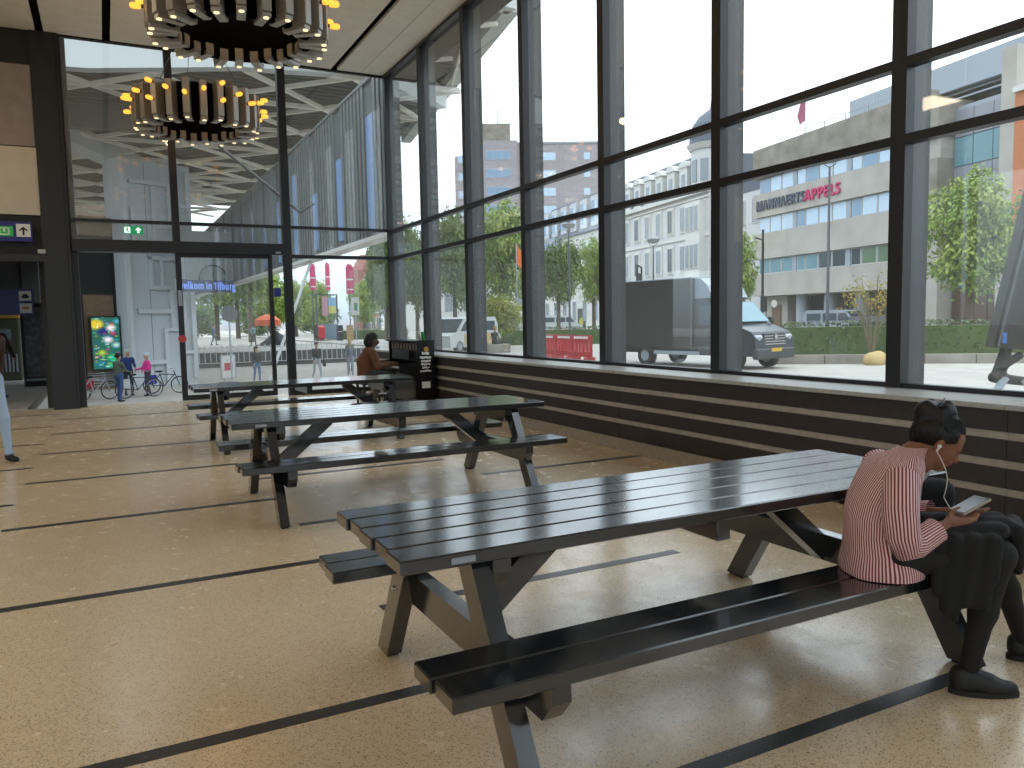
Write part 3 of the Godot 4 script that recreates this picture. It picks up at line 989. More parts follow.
	for k in 34:
		var d := Vector3(rng.randfn(), rng.randf_range(-0.9, 0.0), rng.randfn()).normalized()
		var s0 := bc + d * 0.056 + f * 0.01
		tube(st, [s0, s0 + d * 0.012 + Vector3(0, 0.006, 0), s0 + d * 0.018 + f * rng.randf_range(0.0, 0.022)], [0.0009, 0.0007, 0.0004], 4)
	part(hm, "strands", done(st), hair).set_meta("kind", "stuff")
	st = begin()
	for s in [-1.0, 1.0]:
		tube(st, [hc + fo * 0.082 + upv * 0.024 + rt * s * 0.016, hc + fo * 0.083 + upv * 0.03 + rt * s * 0.03, hc + fo * 0.07 + upv * 0.026 + rt * s * 0.05], [0.003, 0.004, 0.002], 5)
		tube(st, [hc + fo * 0.087 + upv * 0.006 + rt * s * 0.02, hc + fo * 0.086 + upv * 0.003 + rt * s * 0.032, hc + fo * 0.076 + upv * 0.006 + rt * s * 0.046], [0.002, 0.003, 0.002], 5)
	part(p, "brows_and_lashes", done(st), hair)
	# hands round the phone
	var hands := []
	var ph := Vector3(2.965, 0.722, -1.872)       # phone centre
	var pd := Vector3(0.86, 0.22, 0.12).normalized()
	hands.append([Vector3(2.80, 0.672, -1.878), Vector3(2.845, 0.683, -1.868), 0.022, 0.02, skin])
	for k in 4:
		var kk := Vector3(2.89, 0.695, -1.878 + 0.016 * k)
		hands.append([Vector3(2.845, 0.683, -1.876 + 0.006 * k), kk, 0.017, 0.013, skin])
		var m1 := kk + pd * (0.034 + 0.004 * (1.5 - absf(k - 1.5))) + Vector3(0, -0.006, 0)
		hands.append([kk, m1, 0.0095, 0.0085, skin])
		hands.append([m1, m1 + pd * 0.026 + Vector3(0, 0.010, -0.004), 0.0085, 0.007, skin])
	hands.append([Vector3(2.85, 0.69, -1.885), Vector3(2.89, 0.718, -1.895), 0.012, 0.010, skin])
	hands.append([Vector3(2.89, 0.718, -1.895), Vector3(2.925, 0.728, -1.888), 0.0095, 0.008, skin])
	hands.append([Vector3(2.955, 0.685, -1.985), Vector3(2.985, 0.697, -1.935), 0.022, 0.019, skin])
	for k in 4:
		var kk := Vector3(2.985 + 0.016 * k, 0.706, -1.895 - 0.004 * k)
		hands.append([Vector3(2.985 + 0.007 * k, 0.697, -1.932), kk, 0.016, 0.013, skin])
		var m1 := kk + Vector3(0.012, 0.0, 0.036)
		hands.append([kk, m1, 0.0095, 0.0085, skin])
		hands.append([m1, m1 + Vector3(0.008, 0.012, 0.02), 0.0085, 0.007, skin])
	hands.append([Vector3(2.995, 0.705, -1.94), Vector3(3.025, 0.735, -1.905), 0.012, 0.010, skin])
	hands.append([Vector3(3.025, 0.735, -1.905), Vector3(3.01, 0.746, -1.88), 0.0095, 0.008, skin])
	part(p, "hands", flesh(hands, 0.0045, 0.008), mats.figure)
	# shirt: a loft round the trunk and two sleeves, striped along its length
	var im := Image.create(16, 4, false, Image.FORMAT_RGB8)
	im.fill(srgb(214, 186, 184))
	im.fill_rect(Rect2i(0, 0, 8, 4), srgb(122, 48, 56))
	var cloth := mat("striped_shirt", Color.WHITE, 0.85)
	cloth.albedo_texture = ImageTexture.create_from_image(im)
	var rings := []
	for r in [[2.700, 0.474, -2.060, 0.176, 0.150], [2.700, 0.50, -2.062, 0.178, 0.150], [2.700, 0.56, -2.066, 0.166, 0.134], [2.694, 0.63, -2.076, 0.158, 0.120], [2.696, 0.70, -2.078, 0.158, 0.118], [2.706, 0.76, -2.074, 0.166, 0.116], [2.722, 0.82, -2.062, 0.178, 0.110], [2.738, 0.865, -2.052, 0.194, 0.102], [2.750, 0.900, -2.045, 0.188, 0.092], [2.766, 0.926, -2.036, 0.140, 0.076], [2.788, 0.942, -2.020, 0.074, 0.062], [2.806, 0.966, -2.006, 0.060, 0.056], [2.808, 0.969, -2.004, 0.056, 0.052]]:
		rings.append(r)
	st = begin()
	loft(st, rings, f, rt, 60, 80.0)
	sleeve(st, [Vector3(2.71, 0.85, -2.01), Vector3(2.635, 0.865, -1.93), Vector3(2.600, 0.76, -1.905), Vector3(2.600, 0.665, -1.892), Vector3(2.618, 0.625, -1.888), Vector3(2.665, 0.628, -1.886), Vector3(2.75, 0.655, -1.882), Vector3(2.772, 0.662, -1.88)], [0.04, 0.066, 0.066, 0.062, 0.060, 0.055, 0.048, 0.05], 24)
	sleeve(st, [Vector3(2.77, 0.85, -2.09), Vector3(2.84, 0.865, -2.185), Vector3(2.885, 0.76, -2.20), Vector3(2.905, 0.67, -2.195), Vector3(2.92, 0.65, -2.17), Vector3(2.94, 0.672, -2.06), Vector3(2.95, 0.68, -2.02)], [0.04, 0.066, 0.066, 0.062, 0.060, 0.048, 0.05], 24)
	part(p, "shirt", done(st), cloth)
	# shoes
	for s in [[Vector3(2.885, 0, -1.872), Vector3(0.79, 0, 0.62)], [Vector3(3.385, 0, -1.945), Vector3(0.75, 0, 0.66)]]:
		var d: Vector3 = s[1].normalized()
		var o: Vector3 = s[0]
		var sd := d.cross(Vector3.UP)
		var sh := []
		sh.append([o + d * 0.03 + Vector3(0, 0.05, 0), o + d * 0.03 + Vector3(0, 0.075, 0), 0.036, 0.038, black])
		sh.append([o + d * 0.04 + Vector3(0, 0.045, 0), o + d * 0.14 + Vector3(0, 0.04, 0), 0.04, 0.036, black])
		sh.append([o + d * 0.14 + Vector3(0, 0.036, 0) + sd * 0.006, o + d * 0.21 + Vector3(0, 0.03, 0), 0.037, 0.028, black])
		sh.append([o + d * 0.06 + Vector3(0, 0.075, 0), o + d * 0.12 + Vector3(0, 0.058, 0), 0.03, 0.03, black])
		var shoe := part(p, "shoe", flesh(sh, 0.008, 0.02, false), mat("shoe_black", srgb(16, 16, 18), 0.6))
		var q := PackedVector2Array()
		for k in 20:
			var a := TAU * k / 20
			var wd := 0.040 - 0.006 * cos(a)
			q.append(Vector2(0.115 + cos(a) * 0.128, sin(a) * wd))
		part(shoe, "sole", prism(q, 0.0, 0.022), mats.rubber, o, Basis(d, -sd, Vector3.UP) if Basis(d, -sd, Vector3.UP).determinant() > 0 else Basis(d, sd, Vector3.UP))
		st = begin()
		for k in 4:
			var c: Vector3 = o + d * (0.085 + 0.022 * k) + Vector3(0, 0.095 - 0.011 * k, 0)
			tube(st, [c - sd * 0.026 - Vector3(0, 0.008, 0), c + Vector3(0, 0.004, 0), c + sd * 0.026 - Vector3(0, 0.008, 0)], [0.003], 5)
		part(shoe, "laces", done(st), mats.rubber)
	# earphones: bud in the ear, wire hanging to the phone
	var ear := hc - fo * 0.006 - upv * 0.014 + rt * 0.086
	var e := thing("earphones", "white wired earphones running from ear to phone", "earphones", Vector3.ZERO)
	st = begin()
	tube(st, [ear - rt * 0.01, ear + rt * 0.002], [0.009, 0.007], 8)
	tube(st, [ear, ear - upv * 0.022], [0.004, 0.004], 6)
	part(e, "earbud", done(st), mats.off_white)
	var w1 := [ear - upv * 0.022]
	for k in range(1, 9):
		var u := k / 8.0
		w1.append((ear - upv * 0.022).lerp(Vector3(2.868, 0.775, -1.915), u) + f * 0.02 * sin(u * PI) + rt * 0.012 * sin(u * PI))
	for k in range(1, 9):
		var u := k / 8.0
		w1.append(Vector3(2.868, 0.775, -1.915).lerp(Vector3(2.93, 0.728, -1.89), u) - Vector3(0, 0.03 * sin(u * PI), 0) + rt * 0.01 * sin(u * 5.0))
	part(e, "wire", tubemesh(w1, [0.0017], 6), mats.off_white)
	# phone
	var pb := Basis(Vector3(0.62, 0.24, 0.0).normalized(), 0.0)
	var px := Vector3(0.80, 0.26, 0.10).normalized()
	var pz := px.cross(Vector3.UP).normalized()
	var py := pz.cross(px).normalized()
	var fb := Basis(px, py, pz)
	var phn := thing("phone", "light cased phone held by the person in the striped shirt", "phone", ph + Vector3(0, 0.016, 0))
	part(phn, "case", chamfered(Vector3(0.15, 0.011, 0.074), 0.003), mat("phone_case", srgb(150, 140, 130), 0.35), Vector3.ZERO, fb)
	part(phn, "screen", boxmesh(Vector3(0.138, 0.002, 0.066)), mat("phone_screen", srgb(62, 58, 56), 0.1), py * 0.006, fb)
	# jacket folded over the lap
	var jb := []
	jb.append([Vector3(2.80, 0.655, -1.90), Vector3(2.99, 0.655, -1.77), 0.035, 0.035, black])
	jb.append([Vector3(2.86, 0.655, -1.99), Vector3(3.12, 0.655, -1.86), 0.045, 0.04, black])
	jb.append([Vector3(2.98, 0.645, -1.86), Vector3(3.06, 0.65, -1.80), 0.05, 0.05, black])
	for k in 7:
		var u := k / 6.0
		var q := Vector3(2.765, 0.63, -1.868).lerp(Vector3(2.925, 0.63, -1.745), u)
		jb.append([q + Vector3(0.012, 0, 0.008) * (k % 2), q + Vector3(-0.004, -0.15 - 0.09 * sin(u * 2.6 + 0.6) - 0.03 * (k % 3), 0.006), 0.028, 0.016 + 0.008 * (k % 2), black])
	for k in 5:
		var u := k / 4.0
		var q := Vector3(3.06, 0.645, -1.745).lerp(Vector3(3.23, 0.635, -1.86), u)
		jb.append([q, q + Vector3(0.012, -0.13 - 0.03 * (k % 2), 0.006), 0.036, 0.02, black])
	single("jacket", flesh(jb, 0.010, 0.018, false), mat("jacket_black", srgb(16, 16, 19), 0.9), "black jacket folded over the lap of the seated person", "jacket")
	# black backpack on the bench beyond her
	var bp := thing("backpack", "black backpack with grey strap on the bench behind the seated person", "backpack", Vector3(3.13, 0.47, -2.19))
	var bb := []
	for k in 3: bb.append([Vector3(-0.06, 0.08 + 0.08 * k, -0.05), Vector3(0.06, 0.08 + 0.08 * k, 0.04), 0.066, 0.062, black])
	part(bp, "bag", flesh(bb, 0.012, 0.04, false), mats.jacket_black)
	part(bp, "strap", tubemesh([Vector3(-0.10, 0.08, 0.06), Vector3(-0.13, 0.2, 0.07), Vector3(-0.10, 0.31, 0.06), Vector3(-0.02, 0.34, 0.04)], [0.012], 6), mat("strap_grey", srgb(120, 124, 130), 0.6))

# rings: [x, y, z, half width along rt, half depth along f]
func loft(st: SurfaceTool, rings: Array, f: Vector3, rt: Vector3, seg: int, stripes: float) -> void:
	st.set_smooth_group(1)
	var pts := []
	for r in rings:
		var ring := []
		for k in seg + 1:
			var a := TAU * k / seg
			var e := 0.85
			var ca := signf(cos(a)) * pow(absf(cos(a)), e)
			var sa := signf(sin(a)) * pow(absf(sin(a)), e)
			var wr := 1.0 + 0.012 * sin(a * 7.0 + float(r[1]) * 40.0)
			ring.append(Vector3(r[0], r[1], r[2]) + rt * ca * float(r[3]) * wr + f * sa * float(r[4]) * wr)
		pts.append(ring)
	for i in rings.size() - 1:
		for k in seg:
			var c := (Vector3(rings[i][0], rings[i][1], rings[i][2]) + Vector3(rings[i + 1][0], rings[i + 1][1], rings[i + 1][2])) / 2
			uvquad(st, pts[i][k], pts[i][k + 1], pts[i + 1][k + 1], pts[i + 1][k], stripes * k / seg, stripes * (k + 1) / seg, i, i + 1, (pts[i][k] + pts[i + 1][k + 1]) / 2.0 - c)

func uvquad(st: SurfaceTool, a: Vector3, b: Vector3, c: Vector3, d: Vector3, u0: float, u1: float, v0: float, v1: float, out: Vector3) -> void:
	var n := (a - c).cross(a - b)
	var order := [[a, u0, v0], [b, u1, v0], [c, u1, v1], [a, u0, v0], [c, u1, v1], [d, u0, v1]]
	if n.dot(out) < 0.0: order = [[a, u0, v0], [c, u1, v1], [b, u1, v0], [a, u0, v0], [d, u0, v1], [c, u1, v1]]
	for o in order:
		st.set_uv(Vector2(o[1], o[2]))
		st.add_vertex(o[0])

func sleeve(st: SurfaceTool, pts: Array, rad: Array, seg: int) -> void:
	st.set_smooth_group(2)
	var x := Vector3.ZERO
	var rings := []
	for i in pts.size():
		var t: Vector3 = (pts[mini(i + 1, pts.size() - 1)] - pts[maxi(i - 1, 0)]).normalized()
		if x == Vector3.ZERO: x = Vector3.UP.cross(t).normalized()
		else: x = (x - t * x.dot(t)).normalized()
		var y := t.cross(x)
		var ring := []
		for k in seg + 1:
			var a := TAU * k / seg
			ring.append(pts[i] + (x * cos(a) + y * sin(a)) * float(rad[i]) * (1.0 + 0.03 * sin(a * 3.0 + i * 1.7)))
		rings.append(ring)
	for i in pts.size() - 1:
		for k in seg:
			uvquad(st, rings[i][k], rings[i][k + 1], rings[i + 1][k + 1], rings[i + 1][k], 32.0 * k / seg, 32.0 * (k + 1) / seg, i, i + 1, (rings[i][k] + rings[i + 1][k + 1]) / 2.0 - (pts[i] + pts[i + 1]) / 2.0)

# ---------- a standing or walking figure ----------
# look: top, bottom, hair, skin, shoes (linear colours); stride in metres; bag and long hair by flags
func figure(label: String, at: Vector3, turn: float, height: float, top: Color, bottom: Color, hair: Color, skin: Color, shoes: Color, stride := 0.0, bare_legs := false, long_hair := false, arms := 0.0, group := "") -> Node3D:
	var p := thing("person", label, "person", at, turn, group)
	var s := height / 1.75
	var b := []
	for sd in [-1.0, 1.0]:
		var st: float = stride * sd
		var hip := Vector3(0.095 * sd, 0.92, 0)
		var knee := Vector3(0.10 * sd, 0.50, 0.10 * absf(st) + st * 0.45 + 0.02)
		var ankle := Vector3(0.10 * sd, 0.09, st - 0.03)
		b.append([hip, knee, 0.088, 0.06, bottom])
		b.append([knee, ankle, 0.058, 0.042, skin if bare_legs else bottom])
		b.append([ankle + Vector3(0, -0.045, -0.01), ankle + Vector3(0.01 * sd, -0.052, 0.16), 0.042, 0.036, shoes])
		var sh := Vector3(0.19 * sd, 1.40, 0)
		var el := Vector3(0.235 * sd, 1.13, -st * 0.5 - 0.03 + arms * 0.12)
		var wr := Vector3(0.22 * sd, 0.90 + arms * 0.2, -st * 0.8 + 0.06 + arms * 0.3)
		b.append([sh, el, 0.055, 0.045, top])
		b.append([el, wr, 0.043, 0.032, top])
		b.append([wr, wr + Vector3(0, -0.09, 0.02), 0.034, 0.026, skin])
	b.append([Vector3(-0.06, 0.95, 0), Vector3(0.06, 0.95, 0), 0.115, 0.115, bottom])
	b.append([Vector3(0, 1.02, 0), Vector3(0, 1.28, 0), 0.14, 0.145, top])
	b.append([Vector3(-0.13, 1.37, -0.01), Vector3(0.13, 1.37, -0.01), 0.085, 0.085, top])
	b.append([Vector3(0, 1.44, 0), Vector3(0, 1.54, 0.015), 0.055, 0.052, skin])
	b.append([Vector3(0, 1.66, 0.01), Vector3(0, 1.60, 0.03), 0.092, 0.075, skin])
	b.append([Vector3(0, 1.63, 0.11), Vector3(0, 1.615, 0.12), 0.016, 0.016, skin])
	for x in b:
		x[0] *= s
		x[1] *= s
		x[2] *= s
		x[3] *= s
	part(p, "body", flesh(b, 0.03, 0.04), mats.figure)
	var h := [[Vector3(0, 1.685, -0.02) * s, Vector3(0, 1.69, 0.02) * s, 0.098 * s, 0.09 * s, hair]]
	if long_hair: h.append([Vector3(0, 1.64, -0.05) * s, Vector3(0, 1.42, -0.08) * s, 0.095 * s, 0.07 * s, hair])
	part(p, "hair", flesh(h, 0.025, 0.03), mats.figure)
	return p

func passers_by() -> void:
	figure("person with fair hair, dark jacket and pale jeans walking into the hall by the column", Vector3(-1.22, 0, -10.5), 0.5, 1.70, lin(58, 42, 34), lin(150, 172, 196), lin(150, 112, 64), lin(196, 150, 120), lin(20, 20, 22), 0.25, false, true)
	figure("person in dark top and shorts walking in the passage behind the side door", Vector3(-2.05, 0, -19.5), 2.6, 1.68, lin(52, 34, 36), lin(60, 40, 44), lin(40, 30, 26), lin(176, 124, 98), lin(90, 110, 140), 0.28, true, true)

# ---------- ground outside ----------
const STREET := -0.25
const COURT := -1.25
const PLAZA := -0.35

func grounds() -> void:
	# street level beside the hall; its edge runs out from the corner of the hall
	var poly := PackedVector2Array([Vector2(5.62, 30), Vector2(160, 30), Vector2(160, -200), Vector2(16.6, -200), Vector2(16.6, -52), Vector2(6.3, -17.2), Vector2(5.62, -16.8)])
	var g := single("street_paving", prism(poly, 0.0, 1.2), mats.paving, "pale stone paving of the street beside the hall", "paving", Vector3(0, STREET, 0), "", "structure")
	g.rotation.x = PI / 2
	# carriageway in front of the buildings
	var rd := thing("carriageway", "grey asphalt road in front of the buildings", "road", Vector3(37.5, STREET, -33.0), -0.178, "", "structure")
	bx(rd, "road_surface", mats.asphalt, -4.5, 4.5, -0.05, 0.012, -70, 40)
	# sunken forecourt behind the end wall, with a ramp down from the doors
	var fc := thing("forecourt", "grey paved sunken forecourt behind the glazed end wall", "paving", Vector3.ZERO, 0, "", "structure")
	bx(fc, "paving", mats.forecourt_paving, -40, 17.5, COURT - 0.4, COURT, -52.4, -20.0)
	var rp := PackedVector2Array([Vector2(-16.75, -0.01), Vector2(-20.4, COURT), Vector2(-20.4, COURT - 0.4), Vector2(-16.75, -0.6)])
	part(fc, "ramp", prism(rp, -6.2, 14.0), mats.forecourt_paving, Vector3.ZERO, Basis(Vector3(0, 0, 1), Vector3.UP, Vector3(-1, 0, 0)))
	# retaining wall, steps and the higher plaza
	var pz := thing("plaza_ground", "bright pale paving of the raised plaza beyond the railing", "paving", Vector3.ZERO, 0, "", "structure")
	bx(pz, "paving", mats.paving, -60, 16.6, PLAZA - 1.2, PLAZA, -200, -52.4)
	bx(pz, "retaining_wall", mat("wall_grey", srgb(84, 84, 84), 0.8), 3.4, 16.6, COURT, PLAZA + 0.02, -52.4, -52.15)
	for k in 6:
		bx(pz, "step", mat("step_grey", srgb(101, 105, 103), 0.8), -1.0, 3.4, COURT, COURT + 0.15 * (k + 1), -50.2 - 0.36 * k, -52.4)

# ---------- canopy, corrugated volume and relief tower behind the end wall ----------
func station_canopy() -> void:
	var t := thing("station_roof", "large station canopy with white space frame under a dark ribbed deck", "roof", Vector3.ZERO)
	var deck := PackedVector2Array([Vector2(-30, -28.6), Vector2(5.0, -28.6), Vector2(7.4, -21.6), Vector2(11.6, -22.1), Vector2(14.7, -40.3), Vector2(10.0, -70), Vector2(-30, -74)])
	part(t, "roof_deck", prism(deck, -0.3, 0.0), mat("deck_dark", srgb(74, 70, 66), 0.8), Vector3(0, 11.3, 0), Basis(Vector3.RIGHT, PI / 2))
	# ribs of the deck
	var st := begin()
	for k in 82:
		var z := -28.8 - k * 0.5
		var x1 := 11.6 + (-22.1 - z) * 0.17
		if z < -40.3: x1 = 14.7 - (-40.3 - z) * 0.158
		block(st, Vector3((x1 - 29.5) / 2, 11.25, z), Vector3(x1 + 29.3, 0.12, 0.22))
	part(t, "deck_ribs", done(st), mat("rib_dark", srgb(52, 49, 46), 0.8)).set_meta("kind", "stuff")
	var white: Material = mats.white_paint
	var cream := mat("truss_cream", srgb(232, 226, 212), 0.6)
	# bottom chords, cross members and diagonals, one mesh for each truss line
	for r in 9:
		var z0 := -29.0 - r * 4.6
		var z1 := z0 - 4.6
		var far := 12.8 - maxf(0.0, -42.0 - z0) * 0.15
		st = begin()
		bar(st, Vector3(-21.5, 10.4, z0), Vector3(far, 10.4, z0), 0.17, 0.17)
		for c in 8:
			var x0 := -21.5 + c * 4.3
			var x1 := x0 + 4.3
			if x1 > far + 1.0: continue
			bar(st, Vector3(x0, 10.4, z0), Vector3(x1, 10.4, z1), 0.15, 0.15)
			bar(st, Vector3(x1, 10.4, z0), Vector3(x0, 10.4, z1), 0.15, 0.15)
		part(t, "truss", done(st), cream)
	st = begin()
	for c in 3: bar(st, Vector3(7.0 + c * 1.6, 10.5, -22.0), Vector3(9.5 + c * 1.5, 10.5, -29.0), 0.10, 0.12)
	for c in 2: bar(st, Vector3(11.2, 10.5, -22.3 - c * 3.5), Vector3(7.4, 10.5, -25.5 - c * 3.5), 0.10, 0.12)
	part(t, "truss", done(st), cream)
	# edge beams
	st = begin()
	bar(st, Vector3(7.2, 11.2, -21.5), Vector3(11.6, 11.2, -22.1), 0.5, 0.7)
	bar(st, Vector3(11.6, 11.2, -22.1), Vector3(14.7, 11.2, -40.3), 0.5, 0.7)
	part(t, "edge_beam", done(st), white)
	part(t, "valley_beam", barmesh(Vector3(-3.2, 10.2, -37.0), Vector3(7.0, 10.6, -62.0), 1.1, 0.9), white)
	part(t, "valley_beam", barmesh(Vector3(7.6, 10.6, -26.0), Vector3(12.9, 10.6, -31.0), 0.5, 0.8), white)
	part(t, "cross_beam", barmesh(Vector3(-8.0, 9.6, -36.0), Vector3(4.5, 9.4, -34.0), 0.5, 0.9), mat("beam_dark", srgb(57, 55, 55), 0.7))
	# broad white fascia with a strip of roof lights
	var fa := PackedVector2Array([Vector2(-6.0, 10.7), Vector2(-6.0, 8.9), Vector2(0.0, 9.15), Vector2(4.5, 9.75), Vector2(7.5, 9.9), Vector2(7.5, 10.2), Vector2(3.0, 10.6)])
	part(t, "fascia", prism(fa, -0.5, 0.0), white, Vector3(0, 0.1, -27.5))
	for k in 6: bx(t, "roof_light", mats.window_pale, -4.0 + k * 1.4, -2.7 + k * 1.4, 10.75, 11.05, -27.6, -27.4)
	part(t, "roof_post", cyl(0.25, 0.25, 12.4, 16), white, Vector3(-24.0, COURT + 6.2, -45))
	# station building closing the view under the canopy
	var sb := thing("station_building", "brown and glass station building under the canopy", "building", Vector3(-15.5, COURT, -75.0), 0.05)
	bx(sb, "wall", mat("station_brown", srgb(96, 79, 64), 0.7), -20, 17.0, 0.0, 15.0, -6, 0.0)
	for k in 9: win(sb, -18.0 + k * 3.9, -14.8 + k * 3.9, 5.2, 8.6, mats.window_dark, mats.grey_metal, 0.02)
	bx(sb, "band", mats.grey_metal, -20, 17.0, 9.4, 10.4, 0.0, 0.2)
	# corrugated upper volume continuing the hall's window line
	var cv := thing("corrugated_volume", "long raised volume of vertical grey metal ribs with window strips painted the blue of reflected sky", "building", Vector3(5.62, 0, -16.75))
	bx(cv, "wall_core", mat("rib_back", srgb(83, 88, 89), 0.5, 0.2), 0.05, 0.30, 3.46, 6.95, -46, 0)
	var rib := mat("rib_metal", srgb(110, 115, 115), 0.4, 0.35)
	for k in 150:
		var z := -0.1 - 0.30 * k
		if posmod(k, 9) in [3, 4] : continue
		bx(cv, "rib", rib, 0.0, 0.06, 3.46, 6.95, z - 0.085, z + 0.085)
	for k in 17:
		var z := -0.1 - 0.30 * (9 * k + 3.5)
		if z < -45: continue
		bx(cv, "window_strip", mat("sky_tinted_glass", srgb(120, 148, 189), 0.15), 0.02, 0.06, 3.6, 6.2 - 0.5 * (k % 3), z - 0.26, z + 0.26)  # blue of the reflected sky is put into the glass colour
	bx(cv, "soffit", mats.off_white, 0.0, 0.40, 3.36, 3.46, -46, 0)
	bx(cv, "coping", rib, -0.02, 0.36, 6.95, 7.02, -46, 0)
	part(cv, "support_strut", tubemesh([Vector3(0.15, 3.4, -7.8), Vector3(-1.6, COURT, -8.0)], [0.045], 8), white)
	# dark tie rod in front of it
	var tr := single("tie_rod", tubemesh([Vector3(2.69, 5.78, -20.46), Vector3(4.36, 4.13, -19.45), Vector3(4.65, 4.35, -19.3)], [0.04], 8), mats.black_steel, "thin black steel tie rod slanting behind the end glazing", "rod")
	# relief tower: pale panels, raised mouldings
	var w := thing("relief_tower", "pale tower with raised rectangular mouldings beside the cyclists", "tower", Vector3(2.36, COURT, -38.6), 0.46)
	var pale := mat("tower_pale", srgb(177, 182, 186), 0.7)
	bx(w, "tower_body", pale, -1.62, 1.62, 0.0, 9.9, -1.4, 0.0)
	var rel := mat("tower_relief", srgb(184, 188, 191), 0.7)
	for m in [[-0.9, 0.1, 1.0, 1.18], [-0.05, 0.1, 0.2, 2.6], [0.1, 1.0, 2.45, 2.6], [-1.2, 0.3, 3.25, 3.45], [0.3, 0.48, 2.6, 4.3], [0.48, 1.1, 3.9, 4.05], [-0.6, 0.3, 4.3, 4.48], [-0.6, -0.45, 4.48, 6.0], [-0.1, 0.05, 4.48, 5.7], [0.9, 1.05, 3.0, 5.6], [-0.6, 1.05, 5.6, 5.78], [-1.3, -0.6, 6.0, 6.15], [-1.3, -1.15, 6.15, 7.8], [-0.35, -0.2, 6.3, 8.8], [-0.2, 0.9, 7.0, 7.15], [0.4, 0.55, 7.15, 8.9], [-1.3, 0.55, 8.85, 9.0], [-1.6, -1.45, 0.3, 9.5], [1.3, 1.45, 0.3, 9.6], [0.55, 1.3, 8.0, 8.15], [0.7, 1.3, 1.4, 1.55], [0.75, 0.9, 1.55, 2.4]]:
		bx(w, "moulding", rel, m[0], m[1], m[2], m[3], 0.0, 0.17)
	bx(w, "joint", mat("joint_grey", srgb(103, 108, 112), 0.8), -0.56, -0.54, 0.2, 9.8, 0.0, 0.008)
	# dark frame with timber wall and a lit screen, left of the tower
	var k1 := thing("timber_kiosk", "dark framed timber kiosk wall beside the pale tower", "kiosk", Vector3(-0.25, COURT, -38.4), 0.46)
	bx(k1, "timber_wall", grained("kiosk_wood", srgb(105, 84, 62), srgb(127, 105, 79), 0.7, 2.0, 0.03, 31), -0.62, 0.72, 0.0, 4.1, -0.3, 0.0)
	bx(k1, "frame_post", mats.hall_black, 0.72, 1.0, 0.0, 6.6, -0.4, 0.1)
	bx(k1, "frame_post", mats.hall_black, -1.0, -0.62, 0.0, 6.6, -0.4, 0.1)
	bx(k1, "frame_head", mats.hall_black, -0.62, 0.72, 4.1, 6.6, -0.4, 0.05)
	bx(k1, "ceiling_lining", mats.kiosk_wood, -1.0, 0.9, 6.6, 7.4, -0.4, 0.1)
	for k in 6: bx(k1, "louvre", mats.grey_metal, -0.55, 0.65, 0.15 + k * 0.11, 0.19 + k * 0.11, 0.0, 0.03)
	var im := Image.create(64, 112, false, Image.FORMAT_RGB8)
	im.fill(srgb(21, 83, 72))
	for q in [[10, 14, 18, srgb(191, 169, 34)], [26, 30, 14, srgb(17, 26, 95)], [44, 22, 13, srgb(206, 200, 203)], [46, 14, 7, srgb(194, 103, 52)], [48, 34, 9, srgb(193, 34, 83)], [36, 48, 13, srgb(203, 196, 206)], [54, 60, 11, srgb(155, 184, 206)], [20, 76, 11, srgb(181, 177, 34)], [44, 88, 15, srgb(12, 146, 95)], [14, 100, 13, srgb(17, 103, 112)], [10, 46, 9, srgb(34, 77, 52)], [58, 8, 9, srgb(77, 155, 198)], [40, 104, 9, srgb(52, 181, 120)]]:
		for y in 112:
			for x in 64:
				var dd := Vector2((x - q[0]) * 0.8, (y - q[1]) * 1.25).length()
				if dd < q[2]: im.set_pixel(x, y, im.get_pixel(x, y).lerp(q[3], clampf((q[2] - dd) / 9.0, 0, 1)))
	var tints := [srgb(230, 210, 60), srgb(236, 236, 240), srgb(220, 50, 110), srgb(20, 40, 130), srgb(30, 190, 130), srgb(120, 200, 240), srgb(230, 130, 60)]
	for k in 90:
		var bw := rng.randi_range(2, 9)
		var bh := rng.randi_range(1, 4)
		var bp := Vector2i(rng.randi_range(0, 55), rng.randi_range(0, 108))
		for y in bh:
			for x in bw:
				var q := bp + Vector2i(x, y)
				if q.x < 64 and q.y < 112: im.set_pixel(q.x, q.y, im.get_pixel(q.x, q.y).lerp(tints[k % 7], 0.55))
	var scm := mat("screen_print", Color.BLACK, 0.3)
	scm.emission_enabled = true
	scm.emission = Color.BLACK
	scm.emission_texture = ImageTexture.create_from_image(im)
	scm.emission_operator = BaseMaterial3D.EMISSION_OP_ADD
	scm.emission_energy_multiplier = 1.0
	var sc := thing("advert_screen", "lit advertising screen with bright abstract colours on the timber kiosk", "screen", Vector3(0.03, 0.75, -38.1), 0.46)
	bx(sc, "screen_case", mats.hall_black, -0.64, 0.64, -1.16, 1.16, -0.1, 0.0)
	var pm := QuadMesh.new()
	pm.size = Vector2(1.18, 2.2)
	part(sc, "screen_face", pm, scm, Vector3(0, 0, 0.006))
	# passage behind the side door: dark walls, blue hanging sign, ticket machine
	var ps := thing("wall_passage", "dark passage walls behind the side door", "wall", Vector3(0, 0, ZE - 0.4), 0, "", "structure")
	bx(ps, "passage_floor", mats.forecourt_paving, -12, -1.35, -0.2, -0.005, -12, 0)
	bx(ps, "passage_wall", mat("passage_dark", srgb(50, 50, 48), 0.8), -12, -2.2, 0.0, 4.5, -12.2, -12)
	bx(ps, "passage_soffit", mats.passage_dark, -12, -1.3, 3.6, 3.9, -12, 0)
	bx(ps, "passage_wall", mats.passage_dark, -1.02, -0.92, -0.2, 3.9, -8.0, -0.2)
	bx(ps, "passage_wall", mats.passage_dark, -2.2, -1.75, 0.0, 3.6, -12.2, -11.9)
	var hs := thing("hanging_sign", "blue hanging sign with two white pictogram squares in the passage", "sign", Vector3(-1.70, 2.05, -20.4))
